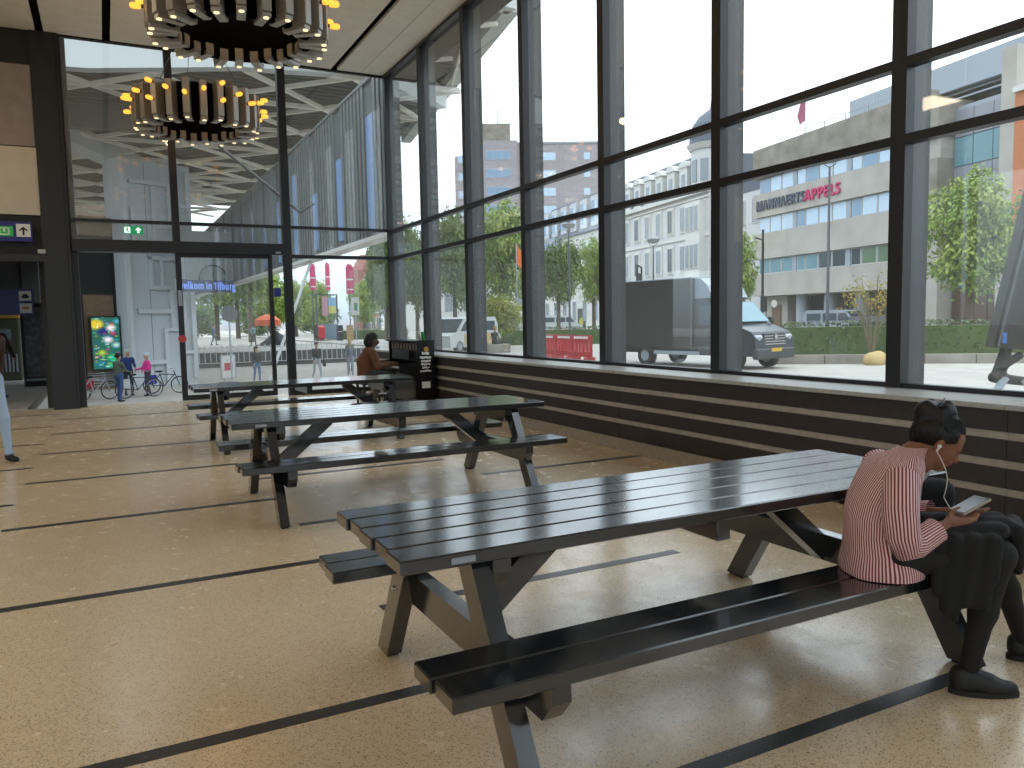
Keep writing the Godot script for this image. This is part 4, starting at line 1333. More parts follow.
	bx(hs, "sign_board", mats.rail_blue, -0.95, 0.33, -0.28, 0.28, -0.06, 0.06)
	bx(hs, "hanger", mats.grey_metal, -0.42, -0.37, -0.25, 1.5, 0.06, 0.09)
	for y in [0.03, -0.24]: bx(hs, "pictogram_field", mats.sign_white, 0.07, 0.30, y, y + 0.21, 0.06, 0.066)
	var q2 := begin()
	block(q2, Vector3(0.185, 0.11, 0.069), Vector3(0.14, 0.05, 0.004))
	block(q2, Vector3(0.185, 0.155, 0.069), Vector3(0.09, 0.04, 0.004))
	part(hs, "pictogram", done(q2), mats.hall_black)
	part(hs, "pictogram", boxmesh(Vector3(0.12, 0.05, 0.004)), mat("pictogram_orange", srgb(191, 112, 60), 0.6), Vector3(0.185, -0.13, 0.069))
	var tm := thing("ticket_machine", "dark ticket machine with yellow top band in the passage", "machine", Vector3(-2.55, 0, -26.5))
	part(tm, "cabinet", chamfered(Vector3(0.8, 1.75, 0.5), 0.03), mat("machine_olive", srgb(64, 62, 45), 0.6), Vector3(0, 0.875, 0))
	bx(tm, "header", mat("machine_yellow", srgb(169, 129, 34), 0.5), -0.4, 0.4, 1.76, 1.92, -0.2, 0.26)
	bx(tm, "screen", mats.window_dark, -0.2, 0.2, 1.15, 1.45, 0.25, 0.26)
	for k in 8: bx(tm, "grille_bar", mats.grey_metal, -0.36 + k * 0.09, -0.32 + k * 0.09, 0.25, 0.75, 0.25, 0.27)
	var pc := thing("poster_case", "tall poster case with dark printed portrait in the passage", "poster", Vector3(-1.52, 0, -23.2))
	bx(pc, "case", mats.hall_black, -0.35, 0.4, 0.0, 2.1, -0.1, 0.0)
	var prt := grained("poster_print", srgb(34, 34, 38), srgb(103, 105, 110), 0.4, 1.0, 0.02, 40)
	bx(pc, "print", prt, -0.28, 0.33, 0.25, 2.0, 0.0, 0.008)
	bx(pc, "base_strip", mats.grey_metal, -0.3, 0.36, 0.14, 0.2, 0.0, 0.02)

# ---------- buildings along the street ----------
# local x runs along the front (towards the hall end that is nearer), local z points to the street
func front(called: String, label: String, category := "building") -> Node3D:
	var o := thing(called, label, category, Vector3(47.93, 0, -43.05))
	o.basis = Basis(Vector3(-0.177, 0, 0.984).normalized(), Vector3.UP, Vector3(-0.984, 0, -0.177).normalized())
	return o

func win(parent: Node, x0: float, x1: float, y0: float, y1: float, glass: Material, frame: Material, z := 0.0, bars := 1, called := "window") -> void:
	var w := bx(parent, called, frame, x0, x1, y0, y1, z - 0.05, z + 0.06)
	var n := bars + 1
	var sx := x1 - x0
	var sy := y1 - y0
	for k in n:
		var a := -sx / 2 + 0.07 + k * (sx - 0.07) / n
		part(w, "pane", boxmesh(Vector3((sx - 0.07) / n - 0.07, sy - 0.14, 0.02)), glass, Vector3(a + ((sx - 0.07) / n - 0.07) / 2, 0, 0.06))

func street_front() -> void:
	var con: Material = mats.concrete
	# office block with the pink and dark lettering
	var o := front("office_block", "concrete office block with ribbon windows and company lettering")
	var L := -7.5
	var R := 11.0
	bx(o, "core", mats.old_concrete, L + 0.3, R, 2.9, 14.6, -14, -0.35)
	for y in [[2.95, 4.75], [6.0, 8.1], [9.45, 11.35]]:
		bx(o, "concrete_band", con, L, R, y[0], y[1], -0.5, 0.12)
		bx(o, "concrete_band", con, L, L + 0.3, y[0], y[1], -14, -0.5)
	bx(o, "parapet", mats.old_concrete, L, R, 12.6, 15.05, -0.6, 0.15)
	bx(o, "parapet", mats.old_concrete, L, L + 0.3, 12.6, 15.05, -14, -0.6)
	var glass := [mats.window_pale, mats.window_pale, mats.window_blue, mats.window_pale]
	for f in 3:
		var y0: float = [4.75, 8.1, 11.35][f]
		var y1: float = [6.0, 9.45, 12.6][f]
		for k in 12:
			var x0 := L + 0.55 + k * 1.5
			var gm: Material = glass[(k * 3 + f) % 4]
			if f == 0: gm = mats.window_teal if k < 5 else (mats.window_dark if k < 8 else mat("window_green", srgb(96, 115, 93), 0.2))
			if k % 4 == 3: bx(o, "window_pier", mats.grey_metal, x0, x0 + 0.45, y0, y1, -0.3, -0.1)
			win(o, x0 + (0.5 if k % 4 == 3 else 0.05), x0 + 1.48, y0 + 0.02, y1 - 0.02, gm, mats.window_frame, -0.2, 0)
	for k in 5: part(o, "round_pillar", cyl(0.45, 0.45, 3.2, 16), mats.grey_metal, Vector3(-2.4 + k * 3.3, 1.35, -1.0))
	bx(o, "ground_floor_wall", mats.concrete, L + 0.2, L + 3.0, STREET, 2.95, -4, -1.2)
	bx(o, "ground_floor_glazing", mats.window_dark, L + 3.0, R, STREET, 2.95, -4, -3.2)
	for k in 7: bx(o, "shopfront_mullion", mats.grey_metal, L + 3.2 + k * 2.1, L + 3.3 + k * 2.1, STREET, 2.95, -3.2, -3.1)
	bx(o, "entrance_door", mat("door_rust", srgb(103, 79, 60), 0.6), L + 1.0, L + 2.2, STREET, 2.2, -1.2, -1.1)
	# roof storey set back, metal clad
	var rs := front("roof_pavilion", "grey metal roof pavilion on top of the office block and its wing")
	bx(rs, "metal_cladding", mats.grey_metal, 1.2, 16.5, 15.3, 17.0, -9, -2.2)
	bx(rs, "glazing", mats.window_dark, 1.4, 16.4, 15.06, 15.3, -8.8, -2.6)
	for k in 5: bx(rs, "cladding_joint", mats.window_frame, 3.6 + k * 2.6, 3.63 + k * 2.6, 15.3, 17.0, -2.2, -2.19)
	part(o, "roof_rail", barmesh(Vector3(-1.0, 15.45, 0.0), Vector3(10.0, 15.45, 0.0), 0.05, 0.05), mats.grey_metal)
	for k in 6: bx(o, "rail_post", mats.grey_metal, -1.0 + k * 2.2, -0.95 + k * 2.2, 15.05, 15.45, -0.03, 0.03)
	# lettering
	var tx := text("MANNAERTS", 1.12, 0.12)
	tx.horizontal_alignment = HORIZONTAL_ALIGNMENT_LEFT
	var t1 := part(o, "lettering", tx, mat("letter_slate", srgb(53, 65, 84), 0.6), Vector3(-6.95, 10.35, 0.2))
	t1.set_meta("label", "slate blue letters MANNAERTS")
	var tx2 := text("APPELS", 1.12, 0.12)
	tx2.horizontal_alignment = HORIZONTAL_ALIGNMENT_LEFT
	var w1: float = tx.get_aabb().size.x
	var w2: float = tx2.get_aabb().size.x
	var k1 := 6.15 / w1
	t1.scale = Vector3(k1, 1, 1)
	var t2 := part(o, "lettering", tx2, mat("letter_pink", srgb(184, 26, 95), 0.6), Vector3(-0.72, 10.35, 0.2))
	t2.scale = Vector3(3.95 / w2, 1, 1)
	t2.set_meta("label", "pink letters APPELS")
	# glass wing with a concrete pier
	var g := front("glass_wing", "grey glass office wing with a concrete pier and roof terrace")
	bx(g, "core", mats.grey_metal, 11.0, 17.0, STREET, 13.6, -10, -0.4)
	bx(g, "pier", mats.old_concrete, 11.1, 12.6, 11.9, 13.9, -0.6, 1.0)
	bx(g, "pier", mats.old_concrete, 11.1, 12.6, 8.4, 10.6, -0.6, 1.0)
	bx(g, "pier", con, 11.2, 12.5, STREET, 8.4, -0.6, 0.7)
	bx(g, "pier", con, 11.2, 12.5, 10.6, 11.9, -0.6, 0.7)
	bx(g, "end_pillar", con, 16.6, 17.5, STREET, 15.6, -1.0, 0.8)
	var spandrel := mat("spandrel", srgb(129, 132, 141), 0.35)
	for k in 3:
		var x0 := 12.65 + k * 1.33
		for r in [[8.1, 10.0, 0], [10.05, 11.7, 1], [11.75, 13.3, 0], [6.6, 8.05, 1], [4.4, 6.55, 0], [2.9, 4.35, 1]]:
			bx(g, "glass_panel", spandrel if r[2] == 0 else mats.window_teal, x0, x0 + 1.28, r[0], r[1], -0.4, -0.2)
	for k in 3: bx(g, "shop_pane", mat("shop_brown", srgb(76, 57, 46), 0.3), 12.7 + k * 1.3, 13.85 + k * 1.3, STREET, 2.8, -0.4, -0.25)
	bx(g, "roof_terrace_glazing", mats.window_dark, 11.5, 16.5, 13.6, 15.04, -6, -4)
	bx(g, "terrace_rail", mats.grey_metal, 11.2, 16.6, 14.0, 14.08, -0.3, -0.2)
	var ob := front("orange_house", "orange brick house at the end of the office wing")
	bx(ob, "brick_wall", mat("brick_orange", srgb(177, 108, 72), 0.8), 17.55, 26.0, STREET, 13.0, -10, 0.9)
	for k in 3: win(ob, 19.0, 20.4, 2.5 + 3.4 * k, 4.5 + 3.4 * k, mats.window_dark, mats.window_frame, 0.92)
	bx(ob, "eaves", mats.off_white, 17.55, 26.2, 13.0, 13.3, -10, 1.1)
	# flag on the office roof
	var fl := thing("flag_pole", "thin flagpole with drooping red and white flag on the office roof", "flag", Vector3(53.0, 15.2, -48.5))
	part(fl, "pole", cyl(0.06, 0.05, 5.6, 8), mats.off_white, Vector3(0, 2.8, 0))
	part(fl, "flag_cloth", prism(PackedVector2Array([Vector2(0.0, 4.2), Vector2(0.0, 2.3), Vector2(-0.55, 1.9), Vector2(-0.85, 2.6), Vector2(-0.4, 3.9)]), -0.04, 0.04), mat("flag_red", srgb(151, 79, 100), 0.8), Vector3(-0.05, 0, 0))
	# white town house with corner turret
	var w := front("white_town_house", "ornate white town house with dormers and a domed corner turret")
	var wr: Material = mats.white_render
	bx(w, "wall", wr, -38.6, -14.6, STREET, 12.9, -12, 0.0)
	bx(w, "cornice", mats.off_white, -38.7, -14.5, 12.9, 13.3, -0.4, 0.45)
	bx(w, "cornice_moulding", mats.off_white, -38.7, -14.5, 12.45, 12.62, 0.0, 0.18)
	bx(w, "belt_course", mats.off_white, -38.6, -14.6, 8.85, 9.1, 0.0, 0.14)
	bx(w, "belt_course", mats.off_white, -38.6, -14.6, 4.7, 5.0, 0.0, 0.18)
	var ml := prism(PackedVector2Array([Vector2(0.0, 13.3), Vector2(-1.6, 17.2), Vector2(-8, 17.4), Vector2(-9.5, 13.3)]), 18.2, 38.6)
	part(w, "mansard_roof", ml, mats.slate, Vector3.ZERO, Basis(Vector3(0, 0, 1), Vector3.UP, Vector3(-1, 0, 0)))
	for k in 8:
		var x := -37.2 + k * 2.55
		for y in [[9.75, 12.1], [5.85, 8.3], [1.0, 4.2]]:
			bx(w, "window_surround", mats.off_white, x - 0.72, x + 0.72, y[0] - 0.2, y[1] + 0.25, 0.0, 0.10)
			win(w, x - 0.5, x + 0.5, y[0], y[1], mats.window_dark if k % 3 == 0 else mat("window_grey", srgb(108, 117, 124), 0.15), mats.off_white, 0.12, 1)
		if x < -19:
			var d := bx(w, "dormer", mats.off_white, x - 0.75, x + 0.75, 13.3, 15.9, -1.6, 0.05)
			part(d, "pane", boxmesh(Vector3(0.8, 1.5, 0.03)), mats.window_grey, Vector3(0, -0.1, 0.83))
			part(d, "gable", prism(PackedVector2Array([Vector2(-0.95, 1.3), Vector2(0.95, 1.3), Vector2(0.5, 1.75), Vector2(0, 1.95), Vector2(-0.5, 1.75)]), -0.8, 0.95), mats.off_white)
	# bay window and turret
	bx(w, "bay_window", mats.off_white, -17.9, -15.2, 4.9, 12.2, 0.0, 0.7)
	for y in [[5.9, 8.2], [9.4, 11.8]]:
		for k in 3: win(w, -17.7 + k * 0.82, -17.0 + k * 0.82, y[0], y[1], mats.window_grey, mats.off_white, 0.72, 0)
	part(w, "turret", cyl(1.95, 1.95, 3.9, 16), wr, Vector3(-16.3, 15.1, -1.3))
	for k in 4: part(w, "turret_window", boxmesh(Vector3(0.75, 2.0, 0.08)), mats.window_grey, Vector3(-16.3 + 1.95 * sin(-1.2 + k * 0.62), 15.0, -1.3 + 1.95 * cos(-1.2 + k * 0.62)), Basis(Vector3.UP, -1.2 + k * 0.62))
	part(w, "turret_cornice", cyl(2.1, 2.4, 0.5, 20), mats.off_white, Vector3(-16.3, 17.2, -1.3))
	part(w, "dome", lathe([Vector2(2.15, 0.0), Vector2(2.1, 0.9), Vector2(1.8, 1.9), Vector2(1.2, 2.7), Vector2(0.5, 3.2), Vector2(0.2, 3.4), Vector2(0.15, 3.9), Vector2(0.04, 4.6)], 16, false), mats.slate, Vector3(-16.3, 17.45, -1.3))
	bx(w, "side_wing", wr, -14.6, -8.0, STREET, 12.2, -12, -1.5)
	for k in 3: win(w, -14.0 + k * 2.0, -13.0 + k * 2.0, 9.4, 11.6, mats.window_grey, mats.off_white, -1.48)
	bx(w, "side_wing_roof", mats.slate, -14.6, -8.0, 12.2, 13.4, -11, -2.0)
	# plainer white house with slate mansard
	var h := front("white_corner_house", "plain white house with slate mansard and wide dormer windows")
	bx(h, "wall", mats.off_white, -61, -38.8, STREET, 12.3, -12, 0.0)
	part(h, "mansard_roof", prism(PackedVector2Array([Vector2(0.2, 12.3), Vector2(-1.4, 17.4), Vector2(-9, 17.4), Vector2(-10, 12.3)]), 38.8, 61), mats.slate, Vector3.ZERO, Basis(Vector3(0, 0, 1), Vector3.UP, Vector3(-1, 0, 0)))
	for k in 6:
		var x := -59.4 + k * 3.6
		for y in [[1.0, 3.6], [5.2, 7.8], [9.0, 11.2]]: win(h, x - 0.65, x + 0.65, y[0], y[1], mats.window_grey, mats.white_render, 0.03)
		var d := bx(h, "dormer", mats.window_frame, x - 1.1, x + 1.1, 12.9, 16.6, -1.6, 0.1)
		part(d, "pane", boxmesh(Vector3(1.0, 2.6, 0.03)), mats.window_blue, Vector3(-0.5, 0, 0.86))
		part(d, "pane", boxmesh(Vector3(0.7, 2.6, 0.03)), mats.window_pale, Vector3(0.55, 0, 0.86))
	bx(h, "oriel", mats.grey_metal, -58.5, -53.5, 8.6, 12.6, 0.0, 0.9)
	for k in 4: win(h, -58.3 + k * 1.2, -57.3 + k * 1.2, 9.4, 12.0, mats.window_blue, mats.window_frame, 0.92, 0)
	bx(h, "shop_pane", mat("shop_dark", srgb(46, 48, 41), 0.3), -47.5, -44.8, STREET + 0.2, 2.6, 0.0, 0.06)
	part(h, "shop_display", cyl(0.7, 0.7, 0.06, 20), mat("shop_yellow", srgb(169, 153, 52), 0.6), Vector3(-46.1, 0.7, 0.1), Basis(Vector3.RIGHT, PI / 2))
	# brick tower block behind
	var b := thing("brick_tower_block", "tall brick tower block with distance haze in its colour and white window bands", "building", Vector3(84, 0, -150), -0.45)
	var br := grained("hazed_brick", srgb(146, 138, 141), srgb(160, 152, 155), 0.85, 6.0, 0.08, 50)  # brick greyed and lightened, distance haze painted into its colour
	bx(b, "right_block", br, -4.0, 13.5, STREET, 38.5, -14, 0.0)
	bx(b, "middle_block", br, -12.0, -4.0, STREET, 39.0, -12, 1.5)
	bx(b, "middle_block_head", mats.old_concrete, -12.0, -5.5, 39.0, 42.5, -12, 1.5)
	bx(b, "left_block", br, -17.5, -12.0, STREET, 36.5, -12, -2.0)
	bx(b, "roof_edge", mats.grey_metal, -4.2, 13.7, 38.5, 38.9, -14.2, 0.2)
	bx(b, "antenna", mats.grey_metal, -8.1, -7.9, 42.5, 47, -4.1, -3.9)
	for f in 7:
		var y := 12.5 + f * 3.75
		win(b, -10.8, -5.6, y, y + 1.9, mats.window_blue, mats.window_frame, 1.52, 2, "window_band")
		win(b, -0.5, 4.2, y, y + 1.7, mats.window_pale, mats.window_frame, 0.02, 2, "window_band")
		win(b, 10.2, 11.6, y + 0.1, y + 1.6, mats.window_pale, mats.window_frame, 0.02, 0)
		win(b, -16.8, -13.2, y, y + 1.7, mats.window_pale, mats.window_frame, -1.98, 1, "window_band")
	# red and white gabled house beyond the plaza
	var rh := thing("red_gabled_house", "red brick house with white stone bands beyond the plaza", "building", Vector3(33.6, PLAZA, -108), 0.35)
	bx(rh, "wall", mat("house_red", srgb(138, 90, 80), 0.8), -1.4, 1.6, 0.0, 9.0, -2.5, 0.0)
	for k in 5: bx(rh, "stone_band", mats.off_white, -1.45, 1.65, 1.4 + k * 1.5, 1.65 + k * 1.5, -0.2, 0.06)
	for k in 3:
		for f in 3: win(rh, -1.2 + k * 0.95, -0.5 + k * 0.95, 0.6 + f * 2.9, 2.4 + f * 2.9, mats.window_dark, mats.off_white, 0.05)
	part(rh, "gable", prism(PackedVector2Array([Vector2(-1.4, 9.0), Vector2(1.6, 9.0), Vector2(0.9, 10.2), Vector2(0.1, 11.2), Vector2(-0.7, 10.2)]), -2.5, 0.0), mats.house_red)
	var dh := thing("grey_roofed_hall", "low grey hall with pitched roof behind the trees", "building", Vector3(60, PLAZA, -118), 0.2)
	bx(dh, "wall", mats.off_white, -14, 14, 0.0, 8.0, -10, 0.0)
	part(dh, "roof", prism(PackedVector2Array([Vector2(-15, 8.0), Vector2(15, 8.0), Vector2(9, 15.0), Vector2(-9, 15.0)]), -11, 0.6), mat("roof_grey", srgb(95, 89, 88), 0.8))
	for k in 7: win(dh, -12.5 + k * 3.6, -11.0 + k * 3.6, 3.0, 6.0, mats.window_grey, mats.white_render, 0.03)

# ---------- plants ----------
var crowns := {}

# a crown of leaf blades in clumps; shapes are shared between trees of one sort
func crown(sort: String, tones: Array, clumps: int, leaves: int, size: float, squash: float, sd: int) -> ArrayMesh:
	if crowns.has(sort): return crowns[sort]
	var r := RandomNumberGenerator.new()
	r.seed = sd
	var st := begin()
	for c in clumps:
		var d := Vector3(r.randfn(), r.randfn() * squash, r.randfn()).normalized()
		var mid := d * pow(r.randf(), 0.4) * 0.78
		mid.y *= squash
		var cr := r.randf_range(0.18, 0.34)
		var tone: Color = tones[r.randi() % tones.size()]
		for k in leaves:
			var o := Vector3(r.randfn(), r.randfn() * 0.8, r.randfn()).normalized()
			var p := mid + o * cr * pow(r.randf(), 0.45)
			var n := (o + Vector3(r.randfn(), r.randfn() + 0.8, r.randfn()) * 0.6).normalized()
			var a := n.cross(Vector3(r.randfn(), r.randfn(), r.randfn())).normalized() * size * r.randf_range(0.7, 1.2)
			var b := n.cross(a).normalized() * a.length() * 0.55
			var t := tone.lerp(tones[r.randi() % tones.size()], 0.5 * r.randf())
			st.set_color(t.srgb_to_linear())
			quad(st, p - a, p + b * 0.9 + n * size * 0.1, p + a, p - b * 0.9 + n * size * 0.1, n)
	crowns[sort] = done(st)
	return crowns[sort]

func tree(called: String, label: String, at: Vector3, crown_y: float, radius: float, tall: float, sort: String, group := "trees along the street", trunk := 0.14) -> Node3D:
	var t := thing(called, label, "tree", at, rng.randf() * TAU, group)
	var greens := [srgb(83, 107, 45), srgb(105, 127, 53), srgb(67, 91, 40), srgb(122, 141, 65)]
	if sort == "yellow": greens = [srgb(146, 148, 57), srgb(163, 160, 71), srgb(120, 134, 52), srgb(129, 138, 53)]
	if sort == "light": greens = [srgb(119, 141, 62), srgb(134, 153, 72), srgb(96, 126, 53), srgb(150, 160, 79)]
	var m := crown(sort, greens, 90, 90, 0.05, 1.0, hash(sort) % 1000)
	part(t, "foliage", m, mats.leaves, Vector3(0, crown_y, 0), Basis.IDENTITY.scaled(Vector3(radius, tall, radius)))
	part(t, "trunk", tubemesh([Vector3.ZERO, Vector3(0.04, crown_y * 0.5, 0.02), Vector3(-0.02, crown_y + tall * 0.4, 0)], [trunk * 1.3, trunk, trunk * 0.4], 8), mats.bark)
	for k in 4:
		var a := TAU * k / 4 + 0.5
		part(t, "branch", tubemesh([Vector3(0.02, crown_y - tall * 0.5, 0), Vector3(cos(a) * radius * 0.5, crown_y + tall * 0.1, sin(a) * radius * 0.5)], [trunk * 0.5, trunk * 0.2], 6), mats.bark)
	return t

func hedge(label: String, a: Vector3, b: Vector3, h: float, w: float, tones: Array) -> void:
	var d := b - a
	var t := thing("hedge", label, "hedge", (a + b) / 2, atan2(-d.z, d.x), "clipped hedges outside")
	var L := d.length()
	part(t, "hedge_core", boxmesh(Vector3(L - 0.2, h - 0.16, w - 0.2)), mat("hedge_inner", srgb(70, 88, 44), 0.9), Vector3(0, (h - 0.16) / 2, 0))
	var st := begin()
	for k in int(L * h * 190):
		var face := rng.randi() % 5
		var p := Vector3(rng.randf_range(-L / 2, L / 2), rng.randf_range(0.02, h), rng.randf_range(-w / 2, w / 2))
		var n := Vector3.UP
		if face < 2:
			p.z = w / 2 * (1.0 if face == 0 else -1.0) + rng.randf_range(-0.10, 0.03)
			n = Vector3(0, 0, signf(p.z))
		elif face < 4: p.y = h + rng.randf_range(-0.12, 0.05)
		else:
			p.x = L / 2 * (1.0 if rng.randf() < 0.5 else -1.0) + rng.randf_range(-0.08, 0.03)
			n = Vector3(signf(p.x), 0, 0)
		n = (n + Vector3(rng.randfn(), rng.randfn(), rng.randfn()) * 0.5).normalized()
		var u := n.cross(Vector3(rng.randfn(), rng.randfn(), rng.randfn())).normalized() * rng.randf_range(0.045, 0.08)
		var v := n.cross(u) * 0.6
		st.set_color((tones[rng.randi() % tones.size()] as Color).srgb_to_linear())
		quad(st, p - u, p + v, p + u, p - v, n)
	part(t, "hedge_leaves", done(st), mats.leaves).set_meta("kind", "stuff")

# ---------- bicycles, vehicles, lamps ----------
func bicycle(label: String, at: Vector3, turn: float, frame: Color, bag: Color, has_bags: bool) -> void:
	var t := thing("bicycle", label, "bicycle", at, turn, "bicycles by the pale tower")
	var fm := mat("bike_%d" % mats.size(), frame, 0.4)
	for x in [-0.53, 0.53]:
		var w := part(t, "wheel", ringmesh(0.31, 0.345), mats.rubber, Vector3(x, 0.345, 0), Basis(Vector3.RIGHT, PI / 2))
		part(w, "rim", ringmesh(0.29, 0.31), mats.chrome)
		var st := begin()
		for k in 12:
			var a := TAU * k / 12
			bar(st, Vector3.ZERO, Vector3(cos(a) * 0.3, 0, sin(a) * 0.3), 0.006, 0.006)
		part(w, "spokes", done(st), mats.chrome)
	var st := begin()
	var bb := Vector3(-0.06, 0.3, 0)
	var hd := Vector3(0.36, 0.78, 0)
	var sp := Vector3(-0.2, 0.78, 0)
	for s in [[bb, hd], [bb, sp], [sp, hd + Vector3(0.01, -0.03, 0)], [Vector3(-0.53, 0.345, 0), bb], [Vector3(-0.53, 0.345, 0), sp], [hd + Vector3(-0.03, 0.14, 0), Vector3(0.53, 0.345, 0)]]:
		tube(st, [s[0], s[1]], [0.019], 6)
	part(t, "frame", done(st), fm)
	part(t, "handlebar", tubemesh([Vector3(0.20, 0.98, -0.29), Vector3(0.34, 1.02, -0.12), Vector3(0.34, 1.02, 0.12), Vector3(0.20, 0.98, 0.29)], [0.014], 6), mats.chrome)
	part(t, "saddle", chamfered(Vector3(0.26, 0.07, 0.17), 0.02), mats.rubber, Vector3(-0.23, 0.89, 0))
	part(t, "seat_post", cyl(0.014, 0.014, 0.14, 6), mats.chrome, Vector3(-0.215, 0.82, 0))
	part(t, "luggage_rack", boxmesh(Vector3(0.42, 0.02, 0.13)), mats.rubber, Vector3(-0.56, 0.74, 0))
	if has_bags:
		for z in [-0.15, 0.15]: part(t, "pannier", chamfered(Vector3(0.36, 0.36, 0.14), 0.03), mat("bag_%d" % int(bag.to_rgba32() % 9999), bag, 0.7), Vector3(-0.56, 0.56, z))

func street_lamp(label: String, at: Vector3, h: float) -> void:
	var t := thing("street_lamp", label, "street lamp", at, 0, "street lamps along the road")
	part(t, "pole", cyl(0.09, 0.055, h - 0.5, 10), mat("lamp_grey", srgb(67, 72, 77), 0.5), Vector3(0, (h - 0.5) / 2, 0))
	for s in [-1.0, 1.0]: part(t, "bracket", tubemesh([Vector3(0, h - 0.55, 0), Vector3(0.28 * s, h - 0.4, 0.1 * s), Vector3(0.42 * s, h - 0.1, 0.14 * s)], [0.025], 6), mats.lamp_grey)
	part(t, "lamp_bowl", lathe([Vector2(0.0, -0.28), Vector2(0.25, -0.22), Vector2(0.42, -0.05), Vector2(0.44, 0.0)], 16), mat("bowl_grey", srgb(169, 172, 174), 0.3), Vector3(0, h - 0.08, 0))
	part(t, "lamp_cap", lathe([Vector2(0.5, 0.0), Vector2(0.48, 0.06), Vector2(0.2, 0.13), Vector2(0.0, 0.15)], 16), mats.lamp_grey, Vector3(0, h - 0.08, 0))

func wheel(t: Node3D, at: Vector3, r: float, w: float) -> void:
	var o := part(t, "wheel", cyl(r, r, w, 24), mats.rubber, at, Basis(Vector3.BACK, PI / 2))
	part(o, "hub_cap", cyl(r * 0.55, r * 0.55, w + 0.02, 16), mats.grey_metal)

# a wedge-nosed van body as a side profile pushed out across; local z is forward
func van_shell(profile: PackedVector2Array, half: float) -> ArrayMesh:
	return prism(profile, -half, half)

func side_on() -> Basis:   # polygon x -> local z, extrusion -> local x
	return Basis(Vector3(0, 0, 1), Vector3.UP, Vector3(-1, 0, 0))

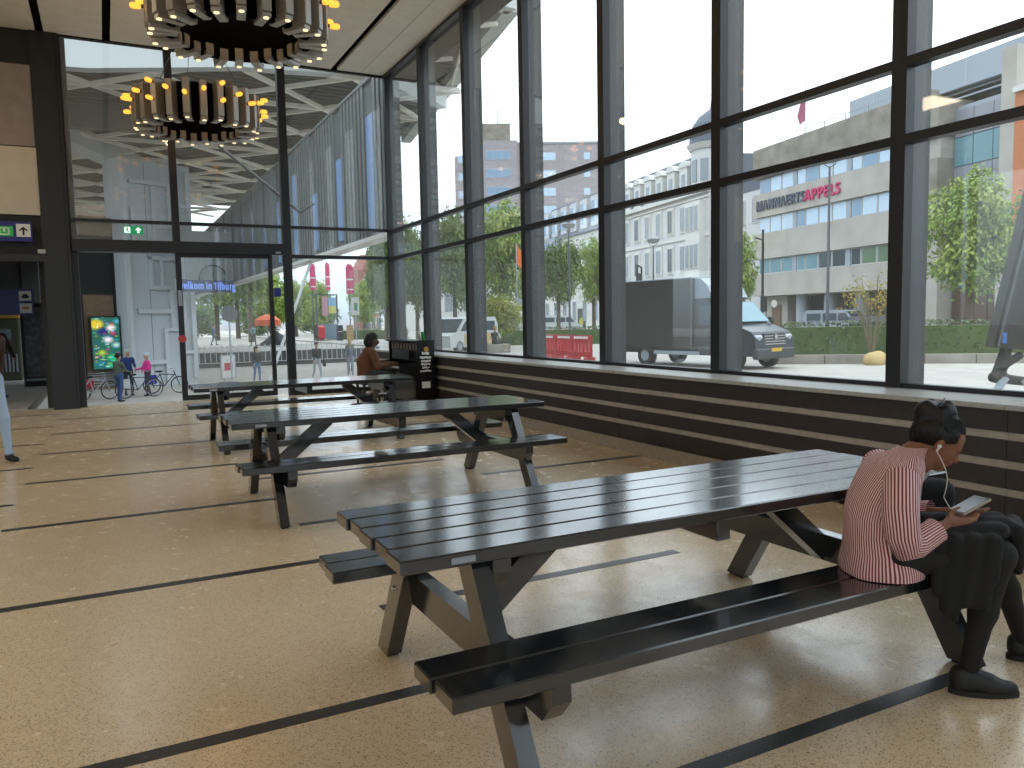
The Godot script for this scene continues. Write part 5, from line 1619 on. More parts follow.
func delivery_truck() -> void:
	var dark := mat("truck_black", srgb(17, 17, 19), 0.4)
	var t := thing("box_truck", "black box truck parked outside behind the middle windows", "truck", Vector3(18.2, STREET, -21.1), 0.16)
	# cab
	var navy := mat("cab_navy", srgb(38, 43, 52), 0.25)
	var prof := PackedVector2Array([Vector2(0.55, 0.42), Vector2(2.86, 0.42), Vector2(2.96, 0.62), Vector2(2.94, 0.98), Vector2(2.80, 1.18), Vector2(2.12, 1.42), Vector2(1.42, 2.12), Vector2(1.20, 2.24), Vector2(0.55, 2.28)])
	part(t, "cab", prism(prof, -0.98, 0.98), navy, Vector3.ZERO, side_on())
	part(t, "windscreen", prism(PackedVector2Array([Vector2(2.09, 1.47), Vector2(2.11, 1.49), Vector2(1.46, 2.11), Vector2(1.43, 2.09)]), -0.86, 0.86), mats.window_teal, Vector3(0, 0.02, 0.02), side_on())
	for s in [-1.0, 1.0]:
		part(t, "side_window", prism(PackedVector2Array([Vector2(0.75, 1.40), Vector2(1.95, 1.40), Vector2(1.38, 2.04), Vector2(0.75, 2.06)]), -0.01, 0.01), mats.window_dark, Vector3(s * 0.985, 0, 0), side_on())
		var hl := part(t, "headlight", chamfered(Vector3(0.34, 0.2, 0.16), 0.03), mat("lamp_glass", srgb(177, 182, 189), 0.1), Vector3(s * 0.76, 0.98, 2.86))
		part(hl, "lens", cyl(0.07, 0.07, 0.02, 12), mats.chrome, Vector3(0.02 * s, 0, 0.08), Basis(Vector3.RIGHT, PI / 2))
		part(t, "mirror", chamfered(Vector3(0.18, 0.34, 0.14), 0.03), dark, Vector3(s * 1.14, 1.48, 1.98))
		part(t, "mirror_arm", barmesh(Vector3(s * 0.95, 1.42, 1.95), Vector3(s * 1.1, 1.42, 1.97), 0.04, 0.04), dark)
		wheel(t, Vector3(s * 0.86, 0.35, 2.1), 0.35, 0.22)
		wheel(t, Vector3(s * 0.80, 0.35, -1.75), 0.35, 0.24)
	part(t, "bumper", chamfered(Vector3(2.0, 0.34, 0.2), 0.05), mat("bumper_grey", srgb(45, 48, 53), 0.5), Vector3(0, 0.5, 2.92))
	for k in 4: bx(t, "grille_bar", mats.chrome, -0.52, 0.52, 0.78 + 0.085 * k, 0.81 + 0.085 * k, 2.93 - 0.01 * k, 2.98 - 0.01 * k)
	bx(t, "grille", dark, -0.55, 0.55, 0.74, 1.12, 2.86, 2.945)
	part(t, "emblem", prism(PackedVector2Array([Vector2(0, 0.12), Vector2(0.07, 0), Vector2(0, -0.12), Vector2(-0.07, 0)]), -0.01, 0.01), mats.chrome, Vector3(0, 1.02, 2.99))
	bx(t, "number_plate", mat("plate_yellow", srgb(191, 155, 34), 0.5), -0.26, 0.26, 0.56, 0.67, 3.02, 3.03)
	part(t, "wind_deflector", prism(PackedVector2Array([Vector2(0.5, 2.26), Vector2(1.25, 2.30), Vector2(1.0, 2.72), Vector2(0.75, 2.92), Vector2(0.5, 2.96)]), -0.9, 0.9), mat("deflector_grey", srgb(129, 138, 151), 0.3), Vector3.ZERO, side_on())
	# box
	bx(t, "cargo_box", dark, -1.08, 1.08, 0.66, 2.95, -3.35, 0.48)
	bx(t, "box_roof", mats.grey_metal, -1.09, 1.09, 2.95, 2.985, -3.36, 0.5)
	for z in [-3.36, 0.47]:
		for s in [-1.0, 1.0]: bx(t, "corner_trim", mat("trim_grey", srgb(60, 63, 67), 0.4), s * 1.06, s * 1.10, 0.66, 2.96, z, z + 0.05)
	bx(t, "chassis", mats.rubber, -0.5, 0.5, 0.42, 0.66, -3.2, 2.0)
	bx(t, "side_guard", mats.grey_metal, -1.05, -1.0, 0.42, 0.54, -1.2, 0.8)
	bx(t, "mudguard", mats.rubber, -1.03, -0.72, 0.55, 0.68, -2.25, -1.3)
	for k in 4: bx(t, "clearance_lamp", mat("lamp_white", srgb(198, 198, 193), 0.4), -1.10, -1.08, 0.76 + 0.62 * k, 0.82 + 0.62 * k, -3.05 + 0.05 * k, -2.9 + 0.05 * k)
	bx(t, "tail_lamp", mat("tail_orange", srgb(189, 83, 34), 0.4), -1.06, -0.8, 0.5, 0.64, -3.42, -3.36)

func small_van(label: String, at: Vector3, turn: float, L: float, h: float, body: Material, lower: Material) -> void:
	var t := thing("van", label, "van", at, turn)
	var prof := PackedVector2Array([Vector2(-L / 2, 0.3), Vector2(L / 2, 0.3), Vector2(L / 2 + 0.02, 0.9), Vector2(L / 2 - 0.6, 1.05), Vector2(L / 2 - 1.25, h - 0.08), Vector2(L / 2 - 1.6, h), Vector2(-L / 2 + 0.25, h), Vector2(-L / 2, h - 0.35)])
	part(t, "body", prism(prof, -0.88, 0.88), body, Vector3.ZERO, side_on())
	for s in [-1.0, 1.0]:
		for z in [[-L / 2 + 0.3, -L / 2 + 1.35], [-L / 2 + 1.5, L / 2 - 1.9]]:
			bx(t, "side_window", mats.window_dark, s * 0.88, s * 0.895, h - 0.72, h - 0.22, z[0], z[1])
		part(t, "front_window", prism(PackedVector2Array([Vector2(L / 2 - 1.8, h - 0.72), Vector2(L / 2 - 0.85, h - 0.72), Vector2(L / 2 - 1.3, h - 0.22), Vector2(L / 2 - 1.8, h - 0.22)]), -0.007, 0.007), mats.window_dark, Vector3(s * 0.888, 0, 0), side_on())
		bx(t, "side_panel", lower, s * 0.88, s * 0.9, 0.42, 1.0, -L / 2 + 0.4, L / 2 - 1.2)
		for z in [-L / 2 + 0.75, L / 2 - 0.8]: wheel(t, Vector3(s * 0.78, 0.32, z), 0.32, 0.2)
	part(t, "windscreen", prism(PackedVector2Array([Vector2(L / 2 - 0.64, 1.08), Vector2(L / 2 - 0.62, 1.10), Vector2(L / 2 - 1.22, h - 0.1), Vector2(L / 2 - 1.25, h - 0.12)]), -0.78, 0.78), mats.window_dark, Vector3(0, 0.01, 0.02), side_on())
	bx(t, "rear_window", mats.window_dark, -0.7, 0.7, h - 0.75, h - 0.4, -L / 2 - 0.01, -L / 2 + 0.01)

# ---------- forecourt ----------
func forecourt() -> void:
	var c := COURT
	bicycle("silver bicycle leaning beside the man in the cap", Vector3(-0.42, c, -32.7), 0.5, srgb(146, 151, 158), srgb(52, 52, 55), false)
	bicycle("dark bicycle with white panniers between the cyclists", Vector3(1.05, c, -33.0), 0.25, srgb(43, 46, 52), srgb(177, 179, 177), true)
	bicycle("bicycle with blue panniers at the foot of the pale tower", Vector3(2.05, c, -34.3), -0.35, srgb(34, 38, 45), srgb(29, 60, 151), true)
	bicycle("bicycle with red panniers beside the steel column", Vector3(-1.1, c, -33.3), 4.04, srgb(38, 38, 40), srgb(160, 34, 38), true)
	figure("man in cap and green patterned shirt standing with the bicycles", Vector3(0.36, c, -31.6), 2.3, 1.74, lin(74, 84, 69), lin(55, 74, 113), lin(21, 23, 26), lin(155, 118, 95), lin(35, 35, 39), 0.06, false, false, 0.8)
	figure("grey haired man in blue jacket standing by the advertising screen", Vector3(0.72, c, -34.2), 0.2, 1.80, lin(32, 46, 97), lin(35, 42, 58), lin(172, 167, 160), lin(172, 128, 102), lin(35, 35, 39), 0.05, false, false, 0.7)
	figure("person in bright pink jacket and pale helmet with a bicycle", Vector3(1.38, c, -33.6), -1.3, 1.66, lin(202, 49, 132), lin(62, 58, 58), lin(181, 187, 194), lin(172, 132, 111), lin(44, 44, 48), 0.08, false, false, 0.9)
	figure("person in black top and blue jeans walking across the forecourt", Vector3(6.15, c, -37.7), 0.35, 1.66, lin(28, 28, 32), lin(65, 97, 137), lin(46, 35, 30), lin(167, 128, 107), lin(190, 190, 190), 0.10, false, true)
	figure("person in black and white jacket and grey trousers striding towards the hall", Vector3(9.0, c, -38.0), 0.2, 1.76, lin(30, 32, 37), lin(155, 158, 164), lin(58, 46, 39), lin(167, 128, 107), lin(181, 181, 181), 0.24)
	figure("person in striped black and white top walking behind the piano", Vector3(10.75, c, -38.4), -0.2, 1.74, lin(97, 102, 113), lin(132, 139, 151), lin(155, 132, 99), lin(167, 128, 107), lin(181, 181, 181), 0.12)
	figure("person with orange hair in dark jacket behind the piano player", Vector3(12.9, c, -42.0), 2.8, 1.76, lin(63, 63, 65), lin(62, 62, 67), lin(181, 113, 58), lin(172, 128, 102), lin(53, 53, 53), 0.1, false, true)
	figure("fair haired person in grey jacket behind the piano player", Vector3(11.9, c, -42.5), 2.6, 1.74, lin(84, 84, 86), lin(70, 74, 84), lin(172, 148, 102), lin(172, 128, 102), lin(53, 53, 53), 0.1)
	var bg := thing("shoulder_bag", "dark shoulder bag carried by the striding person in grey trousers", "bag", Vector3(9.33, c + 0.62, -37.9))
	part(bg, "bag", chamfered(Vector3(0.12, 0.3, 0.28), 0.03), mats.hall_black, Vector3(0, 0.12, 0))
	part(bg, "handle", tubemesh([Vector3(0, 0.26, -0.08), Vector3(-0.03, 0.36, 0), Vector3(0, 0.26, 0.08)], [0.012], 6), mats.hall_black)
	# pavement sign
	var s := thing("pavement_sign", "framed pavement sign with red printed poster on a black foot", "sign", Vector3(4.93, c, -38.0), 0.35)
	bx(s, "frame", mats.grey_metal, -0.36, 0.36, 0.22, 1.32, -0.04, 0.04)
	bx(s, "poster", mats.off_white, -0.31, 0.31, 0.27, 1.27, 0.04, 0.045)
	bx(s, "poster_block", mat("poster_red", srgb(163, 52, 60), 0.7), -0.2, 0.2, 0.6, 0.95, 0.045, 0.05)
	part(s, "foot", lathe([Vector2(0.0, 0.0), Vector2(0.45, 0.0), Vector2(0.42, 0.06), Vector2(0.0, 0.08)], 20, false), mats.rubber)
	for x in [-0.2, 0.2]: bx(s, "leg", mats.grey_metal, x - 0.02, x + 0.02, 0.05, 0.24, -0.02, 0.02)
	# round sign seen from behind, on a post
	var r := thing("round_road_sign", "round grey road sign seen from behind on a thin post", "sign", Vector3(4.25, c, -31.75), 0.13)
	part(r, "post", cyl(0.035, 0.035, 3.3, 8), mats.grey_metal, Vector3(0, 1.65, -0.03))
	part(r, "disc", cyl(0.31, 0.31, 0.03, 28), mat("disc_grey", srgb(89, 89, 93), 0.6), Vector3(0, 3.12, 0.02), Basis(Vector3.RIGHT, PI / 2))
	# clock and blue sign above the steps
	var k := thing("station_clock", "round station clock behind the blue lettering", "clock", Vector3(4.55, 3.55, -38.6), 0.13)
	part(k, "clock_case", cyl(0.62, 0.62, 0.12, 28), mat("clock_grey", srgb(129, 138, 141), 0.4), Vector3(0, 0, -0.07), Basis(Vector3.RIGHT, PI / 2))
	part(k, "clock_rim", ringmesh(0.58, 0.65, 28), mats.black_steel, Vector3.ZERO, Basis(Vector3.RIGHT, PI / 2))
	for a in 12: part(k, "hour_mark", boxmesh(Vector3(0.03, 0.1, 0.01)), mats.hall_black, Vector3(sin(TAU * a / 12) * 0.5, cos(TAU * a / 12) * 0.5, 0), Basis(Vector3.BACK, -TAU * a / 12))
	part(k, "hand", boxmesh(Vector3(0.03, 0.42, 0.01)), mats.hall_black, Vector3(0, 0.2, 0.01))
	part(k, "hand", boxmesh(Vector3(0.03, 0.32, 0.01)), mats.hall_black, Vector3(0.1, -0.1, 0.01), Basis(Vector3.BACK, 0.8))
	var n := thing("welcome_sign", "long blue sign with pale blue lettering under the canopy", "sign", Vector3(4.15, 3.17, -37.5), 0.46)
	bx(n, "sign_board", mat("welcome_blue", srgb(46, 67, 103), 0.5), -1.3, 1.35, -0.27, 0.27, -0.08, 0.0)
	var tx := part(n, "lettering", text("welkom in Tilburg", 0.42, 0.02), glow("letter_blue", srgb(103, 138, 215), 0.55), Vector3(0.0, 0.0, 0.02))
	tx.scale = Vector3(0.78, 1, 1)
	bx(n, "hanger", mats.grey_metal, -1.0, -0.95, 0.27, 1.2, -0.06, -0.02)
	bx(n, "hanger", mats.grey_metal, 1.0, 1.05, 0.27, 1.2, -0.06, -0.02)
	var cb := thing("canopy_fascia", "pale box fascia above the blue welcome sign", "fascia", Vector3(4.2, 4.45, -39.2), 0.13)
	part(cb, "fascia_panel", chamfered(Vector3(2.6, 2.2, 0.3), 0.02), mat("fascia_grey", srgb(153, 158, 157), 0.6), Vector3(0, 0.2, 0))
	part(cb, "soffit", prism(PackedVector2Array([Vector2(-1.3, -0.9), Vector2(1.3, -0.9), Vector2(-1.3, -1.5)]), -0.15, 0.15), mats.off_white)
	for y in [0.0, 0.55]: bx(cb, "panel_joint", mats.grey_metal, -1.28, 1.28, y, y + 0.015, 0.15, 0.155)
	# railing on the retaining wall
	var f := thing("railing", "pale metal railing along the edge of the sunken forecourt", "railing", Vector3(0, 0, -52.0))
	bx(f, "top_rail", mats.white_paint, 0.6, 16.4, -0.02, 0.03, -0.02, 0.02)
	bx(f, "bottom_rail", mats.white_paint, 3.4, 16.4, -0.98, -0.94, -0.02, 0.02)
	for i in 48: bx(f, "baluster", mats.white_paint, 0.8 + i * 0.33 - 0.02, 0.8 + i * 0.33 + 0.02, (-0.95 if i > 7 else -0.6), 0.14, -0.02, 0.02)

# ---------- plaza ----------
func plaza() -> void:
	var y := PLAZA
	var pink := mat("banner_pink", srgb(184, 53, 96), 0.8)
	for b in [[17.8, -75.5, 7.0, 2.5, 0.62, "narrow pink banner flag left of the others"], [19.8, -77.8, 7.3, 2.7, 0.5, "pink banner flag on the middle pole"], [20.1, -71.0, 6.7, 2.7, 0.8, "wide pink banner flag above the green notice"]]:
		var t := thing("banner_flag", b[5] + ", on the plaza", "flag", Vector3(b[0], y, b[1]), 0.3, "pink banner flags on the plaza")
		part(t, "pole", cyl(0.05, 0.04, b[2] + 0.4, 8), mats.lamp_grey if mats.has("lamp_grey") else mats.grey_metal, Vector3(-b[4] * 0.1, (b[2] + 0.4) / 2, -0.05))
		var q := PackedVector2Array([Vector2(-b[4] / 2, b[2] - b[3] + 0.35), Vector2(b[4] / 2, b[2] - b[3] + 0.35), Vector2(b[4] / 2, b[2]), Vector2(b[4] * 0.25, b[2] + 0.32), Vector2(-b[4] * 0.3, b[2] + 0.3), Vector2(-b[4] / 2, b[2])])
		part(t, "banner_cloth", prism(q, -0.02, 0.02), pink)
		bx(t, "white_stripe", mats.off_white, -b[4] * 0.45, b[4] * 0.4, b[2] - b[3] * 0.42, b[2] - b[3] * 0.37, 0.02, 0.03)
		bx(t, "white_stripe", mats.off_white, -b[4] * 0.4, b[4] * 0.42, b[2] - b[3] * 0.75, b[2] - b[3] * 0.71, 0.02, 0.03)
		part(t, "base_plate", cyl(0.4, 0.4, 0.08, 12), mats.rubber, Vector3(0, 0.04, 0))
	var k := thing("market_frame", "dark metal display frame with posters on the plaza", "display", Vector3(18.6, y, -73.8), 0.3)
	for x in [-1.1, 1.1]: bx(k, "frame_post", mats.hall_black, x - 0.05, x + 0.05, 0.0, 4.4, -0.05, 0.05)
	bx(k, "frame_head", mats.hall_black, -1.1, 1.1, 4.3, 4.4, -0.05, 0.05)
	bx(k, "poster", mat("poster_lilac", srgb(177, 129, 146), 0.7), -0.5, 0.1, 2.4, 4.2, -0.03, 0.03)
	bx(k, "poster", mat("poster_sky", srgb(112, 155, 184), 0.7), 0.2, 1.0, 3.3, 4.1, -0.03, 0.03)
	bx(k, "poster", mat("poster_yellow", srgb(181, 177, 77), 0.7), 0.2, 1.0, 2.6, 3.3, -0.03, 0.03)
	bx(k, "display_base", mat("display_blue", srgb(95, 120, 138), 0.6), -1.0, 1.0, 0.2, 1.6, -0.3, 0.3)
	var r := thing("red_pod", "rounded bright red advertising panel standing on the plaza", "advert", Vector3(17.5, y, -71.8), 0.3)
	part(r, "panel", chamfered(Vector3(0.75, 1.35, 0.5), 0.18), mat("pod_red", srgb(194, 29, 50), 0.4), Vector3(0, 0.85, 0))
	part(r, "side_board", boxmesh(Vector3(0.22, 1.3, 0.4)), mats.hall_black, Vector3(-0.5, 0.85, -0.05))
	part(r, "foot", boxmesh(Vector3(1.2, 0.15, 0.8)), mats.rubber, Vector3(0, 0.075, 0))
	var w := thing("menu_board", "tan wooden menu board beside the dark board on the plaza", "board", Vector3(19.5, y, -69.4), 0.3)
	bx(w, "board", mat("board_tan", srgb(169, 138, 95), 0.7), -0.32, 0.32, 0.1, 1.5, -0.05, 0.05)
	for x in [-0.25, 0.25]: bx(w, "leg", mats.bark, x - 0.03, x + 0.03, 0.0, 0.1, -0.05, 0.05)
	var d := thing("dark_board", "dark chalk board beside the tan menu board", "board", Vector3(19.0, y, -71.0), 0.3)
	bx(d, "board", mat("board_dark", srgb(34, 38, 52), 0.6), -0.32, 0.32, 0.1, 1.5, -0.05, 0.05)
	for x in [-0.25, 0.25]: bx(d, "leg", mats.bark, x - 0.03, x + 0.03, 0.0, 0.1, -0.05, 0.05)
	bx(d, "chalk_line", mats.off_white, -0.25, 0.25, 0.9, 0.95, 0.05, 0.055)
	var g := thing("green_notice", "white notice with green emblem on a post on the plaza", "sign", Vector3(20.3, y, -70.2), 0.3)
	bx(g, "post", mats.grey_metal, -0.04, 0.04, 0.0, 2.8, -0.04, 0.04)
	bx(g, "notice", mats.off_white, -0.38, 0.38, 2.4, 4.0, -0.03, 0.05)
	bx(g, "emblem", mat("emblem_green", srgb(52, 129, 77), 0.6), -0.15, 0.18, 2.8, 3.5, 0.05, 0.06)
	var p := thing("parasol", "orange parasol standing open on the plaza", "parasol", Vector3(12.9, y, -72.3))
	part(p, "pole", cyl(0.04, 0.04, 2.6, 8), mats.grey_metal, Vector3(0, 1.3, 0))
	part(p, "canopy", lathe([Vector2(1.15, 1.6), Vector2(1.1, 2.1), Vector2(0.6, 2.45), Vector2(0.0, 2.6)], 8, false), mat("parasol_orange", srgb(194, 86, 48), 0.7))
	var tn := thing("black_tent", "low black pyramid tent on the plaza", "tent", Vector3(12.0, y, -63.6))
	var st := begin()
	for i in 4:
		var a := TAU * i / 4
		var b2 := TAU * (i + 1) / 4
		tri(st, Vector3(cos(a) * 1.6, 0.0, sin(a) * 1.6), Vector3(cos(b2) * 1.6, 0.0, sin(b2) * 1.6), Vector3(0, 1.2, 0), Vector3(cos((a + b2) / 2), 0.5, sin((a + b2) / 2)))
	part(tn, "canvas", done(st), mat("tent_black", srgb(38, 40, 43), 0.8))
	part(tn, "finial", cyl(0.04, 0.02, 0.3, 6), mats.grey_metal, Vector3(0, 1.3, 0))
	# people on the plaza
	figure("person in pale blue coat walking on the plaza by the tall trunks", Vector3(10.6, y, -66.0), 0.4, 1.75, lin(123, 148, 155), lin(53, 58, 65), lin(70, 58, 49), lin(167, 132, 113), lin(44, 44, 44), 0.2, false, false, 0.0, "people on the plaza")
	figure("person in dark blue top at the edge of the plaza trees", Vector3(8.3, y, -72.0), 1.2, 1.75, lin(67, 92, 132), lin(84, 102, 132), lin(53, 44, 40), lin(167, 132, 113), lin(44, 44, 44), 0.2, false, false, 0.0, "people on the plaza")
	figure("person in grey coat walking on the plaza towards the orange parasol", Vector3(12.3, y, -67.5), 1.4, 1.76, lin(99, 99, 97), lin(79, 74, 70), lin(70, 53, 44), lin(167, 132, 113), lin(44, 44, 44), 0.2, false, false, 0.0, "people on the plaza")
	# trees beyond the plaza
	var tr := [[4.2, -90.0, 6.5, 3.6, 5.0, "green"], [11.0, -92.0, 7.5, 3.4, 5.5, "green"], [14.2, -99.0, 8.0, 3.9, 6.0, "green"], [16.6, -90.0, 4.6, 2.9, 3.4, "light"], [20.6, -97.0, 4.2, 3.0, 3.2, "light"], [24.8, -104.0, 4.4, 3.2, 3.6, "light"], [31.0, -103.0, 4.4, 2.6, 3.4, "light"], [22.2, -67.0, 6.0, 2.2, 4.6, "green"], [12.6, -79.5, 7.8, 2.6, 4.6, "green"], [-4.0, -96.0, 7.0, 3.6, 6.0, "green"]]
	var lb := ["dense green tree behind the steps", "tall green tree with a dark trunk behind the round sign", "big green tree behind the plaza people", "light green tree behind the first banner flag", "light green tree behind the market frame", "light green tree between the banner flags", "light green tree beside the red gabled house", "slender green tree right of the red gabled house", "green tree with bare trunk left of the orange parasol", "broad green tree hidden behind the pale tower"]
	for i in tr.size():
		var a: Array = tr[i]
		tree("plaza_tree", lb[i], Vector3(a[0], y, a[1]), a[2], a[3], a[4], a[5], "trees beyond the plaza", 0.22)
	for q in [[2.0, -108.0], [10.5, -110.0], [19.0, -113.0], [28.0, -118.0]]:
		tree("shrubbery", "dense green shrubbery closing the view behind the plaza trees", Vector3(q[0], y, q[1]), 2.6, 4.0, 3.4, "green", "shrubbery behind the plaza", 0.1)
	hedge("low clipped hedge in front of the red gabled house", Vector3(19.5, y, -76.5), Vector3(25.0, y, -70.0), 1.1, 1.0, [srgb(96, 112, 60), srgb(115, 129, 72), srgb(79, 96, 50)])

# ---------- the street in front of the windows ----------
func street() -> void:
	var y := STREET
	delivery_truck()
	# red plastic barriers
	var red := mat("barrier_red", srgb(191, 31, 38), 0.5)
	var first: Node3D = null
	var lbl := ["red plastic barrier farthest from the truck", "red plastic barrier between the two other barriers", "red plastic barrier nearest the truck tail"]
	for k in 3:
		var at := Vector3(16.95 - 0.02 * k, y, -29.4 + 1.36 * k)
		if first == null:
			first = thing("road_barrier", lbl[k], "barrier", at, PI / 2 - 0.06, "red road barriers")
			bx(first, "top_rail", red, -0.66, 0.66, 0.82, 1.02, -0.05, 0.05)
			bx(first, "bottom_rail", red, -0.66, 0.66, 0.16, 0.36, -0.05, 0.05)
			for j in 6: bx(first, "upright", red, -0.66 + j * 0.243, -0.56 + j * 0.243, 0.36, 0.82, -0.045, 0.045)
			bx(first, "reflector", mats.lettering_white, -0.5, 0.5, 0.88, 0.97, -0.056, 0.056)
			for x in [-0.5, 0.5]: part(first, "foot", chamfered(Vector3(0.14, 0.16, 0.5), 0.02), red, Vector3(x, 0.08, 0))
		else: dup(first, at, PI / 2 - 0.06 + 0.05 * k, lbl[k], "red road barriers")
	# planting beds with kerbs, hedges
	var dk := [srgb(53, 72, 34), srgb(71, 89, 43), srgb(45, 62, 31), srgb(84, 101, 53)]
	hedge("dark clipped hedge in front of the office block", Vector3(22.6, y + 0.22, -21.6), Vector3(31.6, y + 0.22, -14.0), 1.15, 1.2, dk)
	hedge("grey green hedge behind the red barriers", Vector3(19.0, y, -48.5), Vector3(31.0, y, -41.5), 1.1, 1.2, [srgb(89, 100, 72), srgb(105, 115, 84), srgb(76, 86, 60)])
	var kb := thing("planter_kerb", "low stone kerb round the planting bed under the hedge", "kerb", Vector3(26.2, y, -17.0), atan2(-7.6, 9.0))
	var soil := grained("soil", srgb(129, 110, 84), srgb(151, 132, 105), 0.95, 1.5, 0.05, 60)
	bx(kb, "bed", soil, -6.2, 6.2, 0.0, 0.22, -1.4, 1.3)
	for k in 8: bx(kb, "kerb_stone", mats.old_concrete, -6.2 + k * 1.55, -4.68 + k * 1.55, 0.0, 0.3, 1.3, 1.55)
	bx(kb, "kerb_stone", mats.old_concrete, -6.45, -6.2, 0.0, 0.3, -1.4, 1.55)
	single("boulder", flesh([[Vector3(-0.15, 0.17, 0), Vector3(0.18, 0.2, 0.02), 0.24, 0.26, Color.WHITE], [Vector3(0.0, 0.12, 0.1), Vector3(0.1, 0.1, -0.1), 0.2, 0.2, Color.WHITE]], 0.05, 0.1, false), mat("boulder_tan", srgb(177, 151, 103), 0.9), "tan boulder on the paving beside the kerb", "boulder", Vector3(22.4, y, -17.5))
	# trees
	tree("street_tree", "full yellow green tree in front of the glass wing", Vector3(35.2, y, -22.5), 5.2, 2.55, 3.3, "light")
	tree("street_tree", "green tree behind the cab of the black truck", Vector3(34.4, y, -37.0), 4.6, 1.75, 3.1, "light")
	tree("street_tree", "green tree in front of the slate mansard house", Vector3(31.8, y, -53.6), 5.4, 2.2, 3.4, "green")
	tree("street_tree", "light green tree in front of the white corner house shop", Vector3(36.6, y, -55.8), 5.6, 1.9, 3.2, "light")
	tree("street_tree", "green street tree behind the parked van", Vector3(21.6, y, -50.4), 6.2, 2.2, 4.2, "green")
	tree("street_tree", "green street tree above the yellow bush", Vector3(26.3, y, -52.0), 6.6, 2.9, 4.4, "light")
	tree("street_tree", "green street tree in the window bay next to the corner", Vector3(22.6, y, -60.5), 6.0, 2.2, 4.4, "green")
	tree("street_tree", "slim green street tree behind the piano corner", Vector3(19.4, y, -57.0), 6.6, 1.9, 4.2, "green")
	tree("street_tree", "green street tree between two neighbours of the parked van", Vector3(28.0, y, -62.5), 6.6, 2.2, 4.2, "green")
	tree("yellow_bush", "yellow green bush beside the seated person outside", Vector3(20.4, y, -40.6), 1.9, 1.5, 1.4, "yellow", "bushes outside", 0.06)
	# thin autumn shrub: bare twigs and a few leaves
	var sh := thing("bare_shrub", "sparse shrub with bare twigs and few yellow leaves in the planting bed", "shrub", Vector3(23.3, y + 0.2, -18.3))
	var st := begin()
	var tips := []
	for k in 15:
		var a := TAU * k / 15.0 + rng.randf() * 0.3
		var p0 := Vector3(cos(a) * 0.05, 0.1, sin(a) * 0.05)
		var p1 := Vector3(cos(a) * 0.3, 1.0 + rng.randf() * 0.5, sin(a) * 0.3)
		var p2 := p1 + Vector3(cos(a) * rng.randf_range(0.3, 0.9), rng.randf_range(0.6, 1.4), sin(a) * rng.randf_range(0.3, 0.9))
		tube(st, [p0, p1, p2], [0.025, 0.016, 0.006], 5)
		for j in 4:
			var q := p1.lerp(p2, 0.2 + 0.2 * j)
			var e := q + Vector3(rng.randf_range(-0.5, 0.5), rng.randf_range(0.1, 0.5), rng.randf_range(-0.5, 0.5))
			tube(st, [q, e], [0.008, 0.003], 4)
			tips.append(e)
	part(sh, "twigs", done(st), mat("twig_grey", srgb(114, 101, 79), 0.9))
	st = begin()
	for k in 620:
		var q: Vector3 = tips[rng.randi() % tips.size()] + Vector3(rng.randfn(), rng.randfn(), rng.randfn()) * 0.16
		var n := Vector3(rng.randfn(), rng.randfn(), rng.randfn()).normalized()
		var u := n.cross(Vector3(rng.randfn(), rng.randfn(), rng.randfn())).normalized() * 0.055
		st.set_color(([srgb(151, 136, 60), srgb(129, 129, 62), srgb(163, 129, 52)][k % 3] as Color).srgb_to_linear())
		quad(st, q - u, q + n.cross(u) * 0.5, q + u, q - n.cross(u) * 0.5, n)
	part(sh, "leaves", done(st), mats.leaves).set_meta("kind", "stuff")
	# lamps, signals
	street_lamp("tall street lamp in front of the office lettering", Vector3(34.4, y, -29.8), 9.9)
	street_lamp("street lamp in front of the white town house", Vector3(38.5, y, -50.2), 7.7)
	street_lamp("street lamp in front of the slate mansard house", Vector3(30.4, y, -49.6), 8.5)
	var tl := thing("traffic_signal", "black traffic signal post behind the truck cab", "traffic signal", Vector3(33.5, y, -33.6))
	part(tl, "post", cyl(0.08, 0.07, 6.5, 10), mats.hall_black, Vector3(0, 3.25, 0))
	part(tl, "signal_head", chamfered(Vector3(0.3, 0.9, 0.3), 0.04), mats.hall_black, Vector3(0, 2.3, 0.1))
	part(tl, "arm", barmesh(Vector3(0, 5.9, 0), Vector3(-0.8, 6.0, 0.2), 0.06, 0.06), mats.hall_black)
	part(tl, "plate", cyl(0.22, 0.22, 0.03, 16), mats.off_white, Vector3(0.6, 2.3, 0.3), Basis(Vector3.RIGHT, PI / 2))
	var ga := thing("gantry_sign", "small dark gantry frame above the truck roof", "sign", Vector3(37.0, y, -50.0), 0.8)
	for x in [-1.3, 1.3]: bx(ga, "post", mats.hall_black, x - 0.06, x + 0.06, 0.0, 5.6, -0.06, 0.06)
	bx(ga, "sign_board", mats.hall_black, -1.2, 1.2, 4.4, 5.0, -0.05, 0.05)
	bx(ga, "rail", mats.hall_black, -1.3, 1.3, 5.5, 5.6, -0.05, 0.05)
	# vehicles beyond
	small_van("white van parked far behind the red barriers", Vector3(43.6, y, -73.0), 1.25, 4.4, 1.95, mats.white_paint, mats.white_paint)
	small_van("white van with cream side panel parked beside the hall corner", Vector3(16.9, y, -38.6), -1.05, 4.3, 1.85, mats.white_paint, mat("panel_cream", srgb(186, 163, 120), 0.5))
	small_van("dark car behind the bare shrub", Vector3(38.5, y, -30.5), 2.2, 4.3, 1.5, mat("car_dark", srgb(40, 45, 53), 0.25), mats.car_dark)
	small_van("silver van parked under the office block", Vector3(45.0, y, -38.0), 0.2, 4.4, 1.9, mats.grey_metal, mats.grey_metal)
	# person sitting on a low wall
	var sp := thing("person", "person in dark jacket sitting outside on a stone block near the yellow bush", "person", Vector3(17.7, y, -36.2), 2.2)
	var b := []
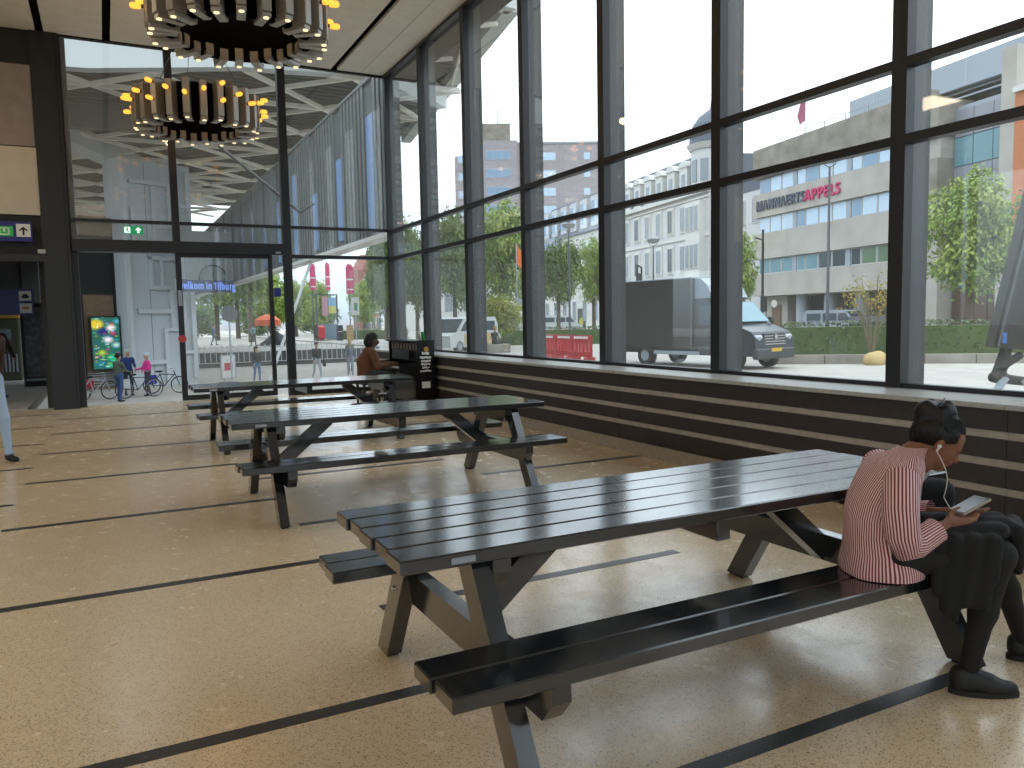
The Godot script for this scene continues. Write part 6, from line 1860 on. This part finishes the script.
	for s in [-1.0, 1.0]:
		b.append([Vector3(0.1 * s, 0.52, 0), Vector3(0.12 * s, 0.54, 0.42), 0.085, 0.06, lin(53, 51, 55)])
		b.append([Vector3(0.12 * s, 0.54, 0.42), Vector3(0.12 * s, 0.08, 0.4), 0.058, 0.042, lin(53, 51, 55)])
		b.append([Vector3(0.12 * s, 0.05, 0.38), Vector3(0.12 * s, 0.045, 0.54), 0.042, 0.036, lin(202, 202, 202)])
		b.append([Vector3(0.19 * s, 0.98, 0.02), Vector3(0.26 * s, 0.74, 0.1), 0.055, 0.045, lin(172, 164, 151)])
		b.append([Vector3(0.26 * s, 0.74, 0.1), Vector3(0.06 * s, 0.68, 0.3), 0.043, 0.032, lin(172, 164, 151)])
	b.append([Vector3(0, 0.56, -0.02), Vector3(0, 0.88, 0.0), 0.14, 0.14, lin(49, 40, 40)])
	b.append([Vector3(-0.12, 0.96, 0), Vector3(0.12, 0.96, 0), 0.085, 0.085, lin(49, 40, 40)])
	b.append([Vector3(0, 1.04, 0.0), Vector3(0, 1.14, 0.03), 0.05, 0.05, lin(167, 128, 107)])
	b.append([Vector3(0, 1.25, 0.03), Vector3(0, 1.2, 0.05), 0.092, 0.075, lin(167, 128, 107)])
	part(sp, "body", flesh(b, 0.03, 0.04), mats.figure)
	part(sp, "hair", flesh([[Vector3(0, 1.29, 0.0), Vector3(0, 1.25, -0.04), 0.1, 0.09, lin(150, 113, 72)]], 0.025, 0.03), mats.figure)
	single("stone_block", chamfered(Vector3(1.6, 0.44, 0.6), 0.03), mats.old_concrete, "stone block used as a seat outside near the yellow bush", "block", Vector3(17.7, y + 0.22, -36.3))
	var fg := thing("orange_flag", "small orange flag on a pole above the street trees", "flag", Vector3(24.9, y, -47.4))
	part(fg, "pole", cyl(0.04, 0.04, 6.8, 8), mats.grey_metal, Vector3(0, 3.4, 0))
	part(fg, "flag_cloth", prism(PackedVector2Array([Vector2(0.0, 6.7), Vector2(0.5, 6.1), Vector2(0.75, 4.9), Vector2(0.35, 5.1), Vector2(0.0, 5.4)]), -0.03, 0.03), mat("flag_orange", srgb(203, 103, 34), 0.8))
	# leaning black billboard on a hinged stand
	var lb := thing("leaning_billboard", "big black board leaning back on a hinged steel stand outside the window", "billboard", Vector3(12.1, y, -7.1), -0.55)
	part(lb, "board", prism(PackedVector2Array([Vector2(-0.30, 1.18), Vector2(1.6, 1.0), Vector2(2.5, 5.6), Vector2(0.62, 5.6)]), -0.12, 0.12), mat("billboard_black", srgb(18, 18, 20), 0.7))
	part(lb, "edge_profile", barmesh(Vector3(-0.24, 1.2, 0.13), Vector3(0.68, 5.6, 0.13), 0.05, 0.04), mats.trim_grey)
	part(lb, "hinge", flesh([[Vector3(-0.05, 1.15, 0), Vector3(-0.15, 0.75, 0), 0.08, 0.10, Color.WHITE], [Vector3(-0.22, 0.72, 0), Vector3(0.2, 0.66, 0.05), 0.08, 0.07, Color.WHITE], [Vector3(-0.1, 0.9, 0.08), Vector3(0.12, 1.05, 0.05), 0.05, 0.06, Color.WHITE]], 0.03, 0.03, false), mats.rubber)
	part(lb, "hinge_tag", boxmesh(Vector3(0.06, 0.16, 0.05)), mat("tag_blue", srgb(43, 103, 172), 0.5), Vector3(-0.16, 1.32, 0.14))
	part(lb, "strut", barmesh(Vector3(-0.1, 0.72, 0.1), Vector3(-0.55, 0.14, 0.25), 0.10, 0.06), mats.grey_metal)
	part(lb, "strut", barmesh(Vector3(0.15, 0.68, 0.1), Vector3(0.5, 0.14, 0.2), 0.10, 0.06), mats.grey_metal)
	part(lb, "base_frame", chamfered(Vector3(1.6, 0.16, 1.0), 0.03), mats.trim_grey, Vector3(0.0, 0.08, 0.1))
	part(lb, "base_plate", boxmesh(Vector3(0.7, 0.03, 0.8)), mats.grey_metal, Vector3(0.5, 0.175, 0.2))
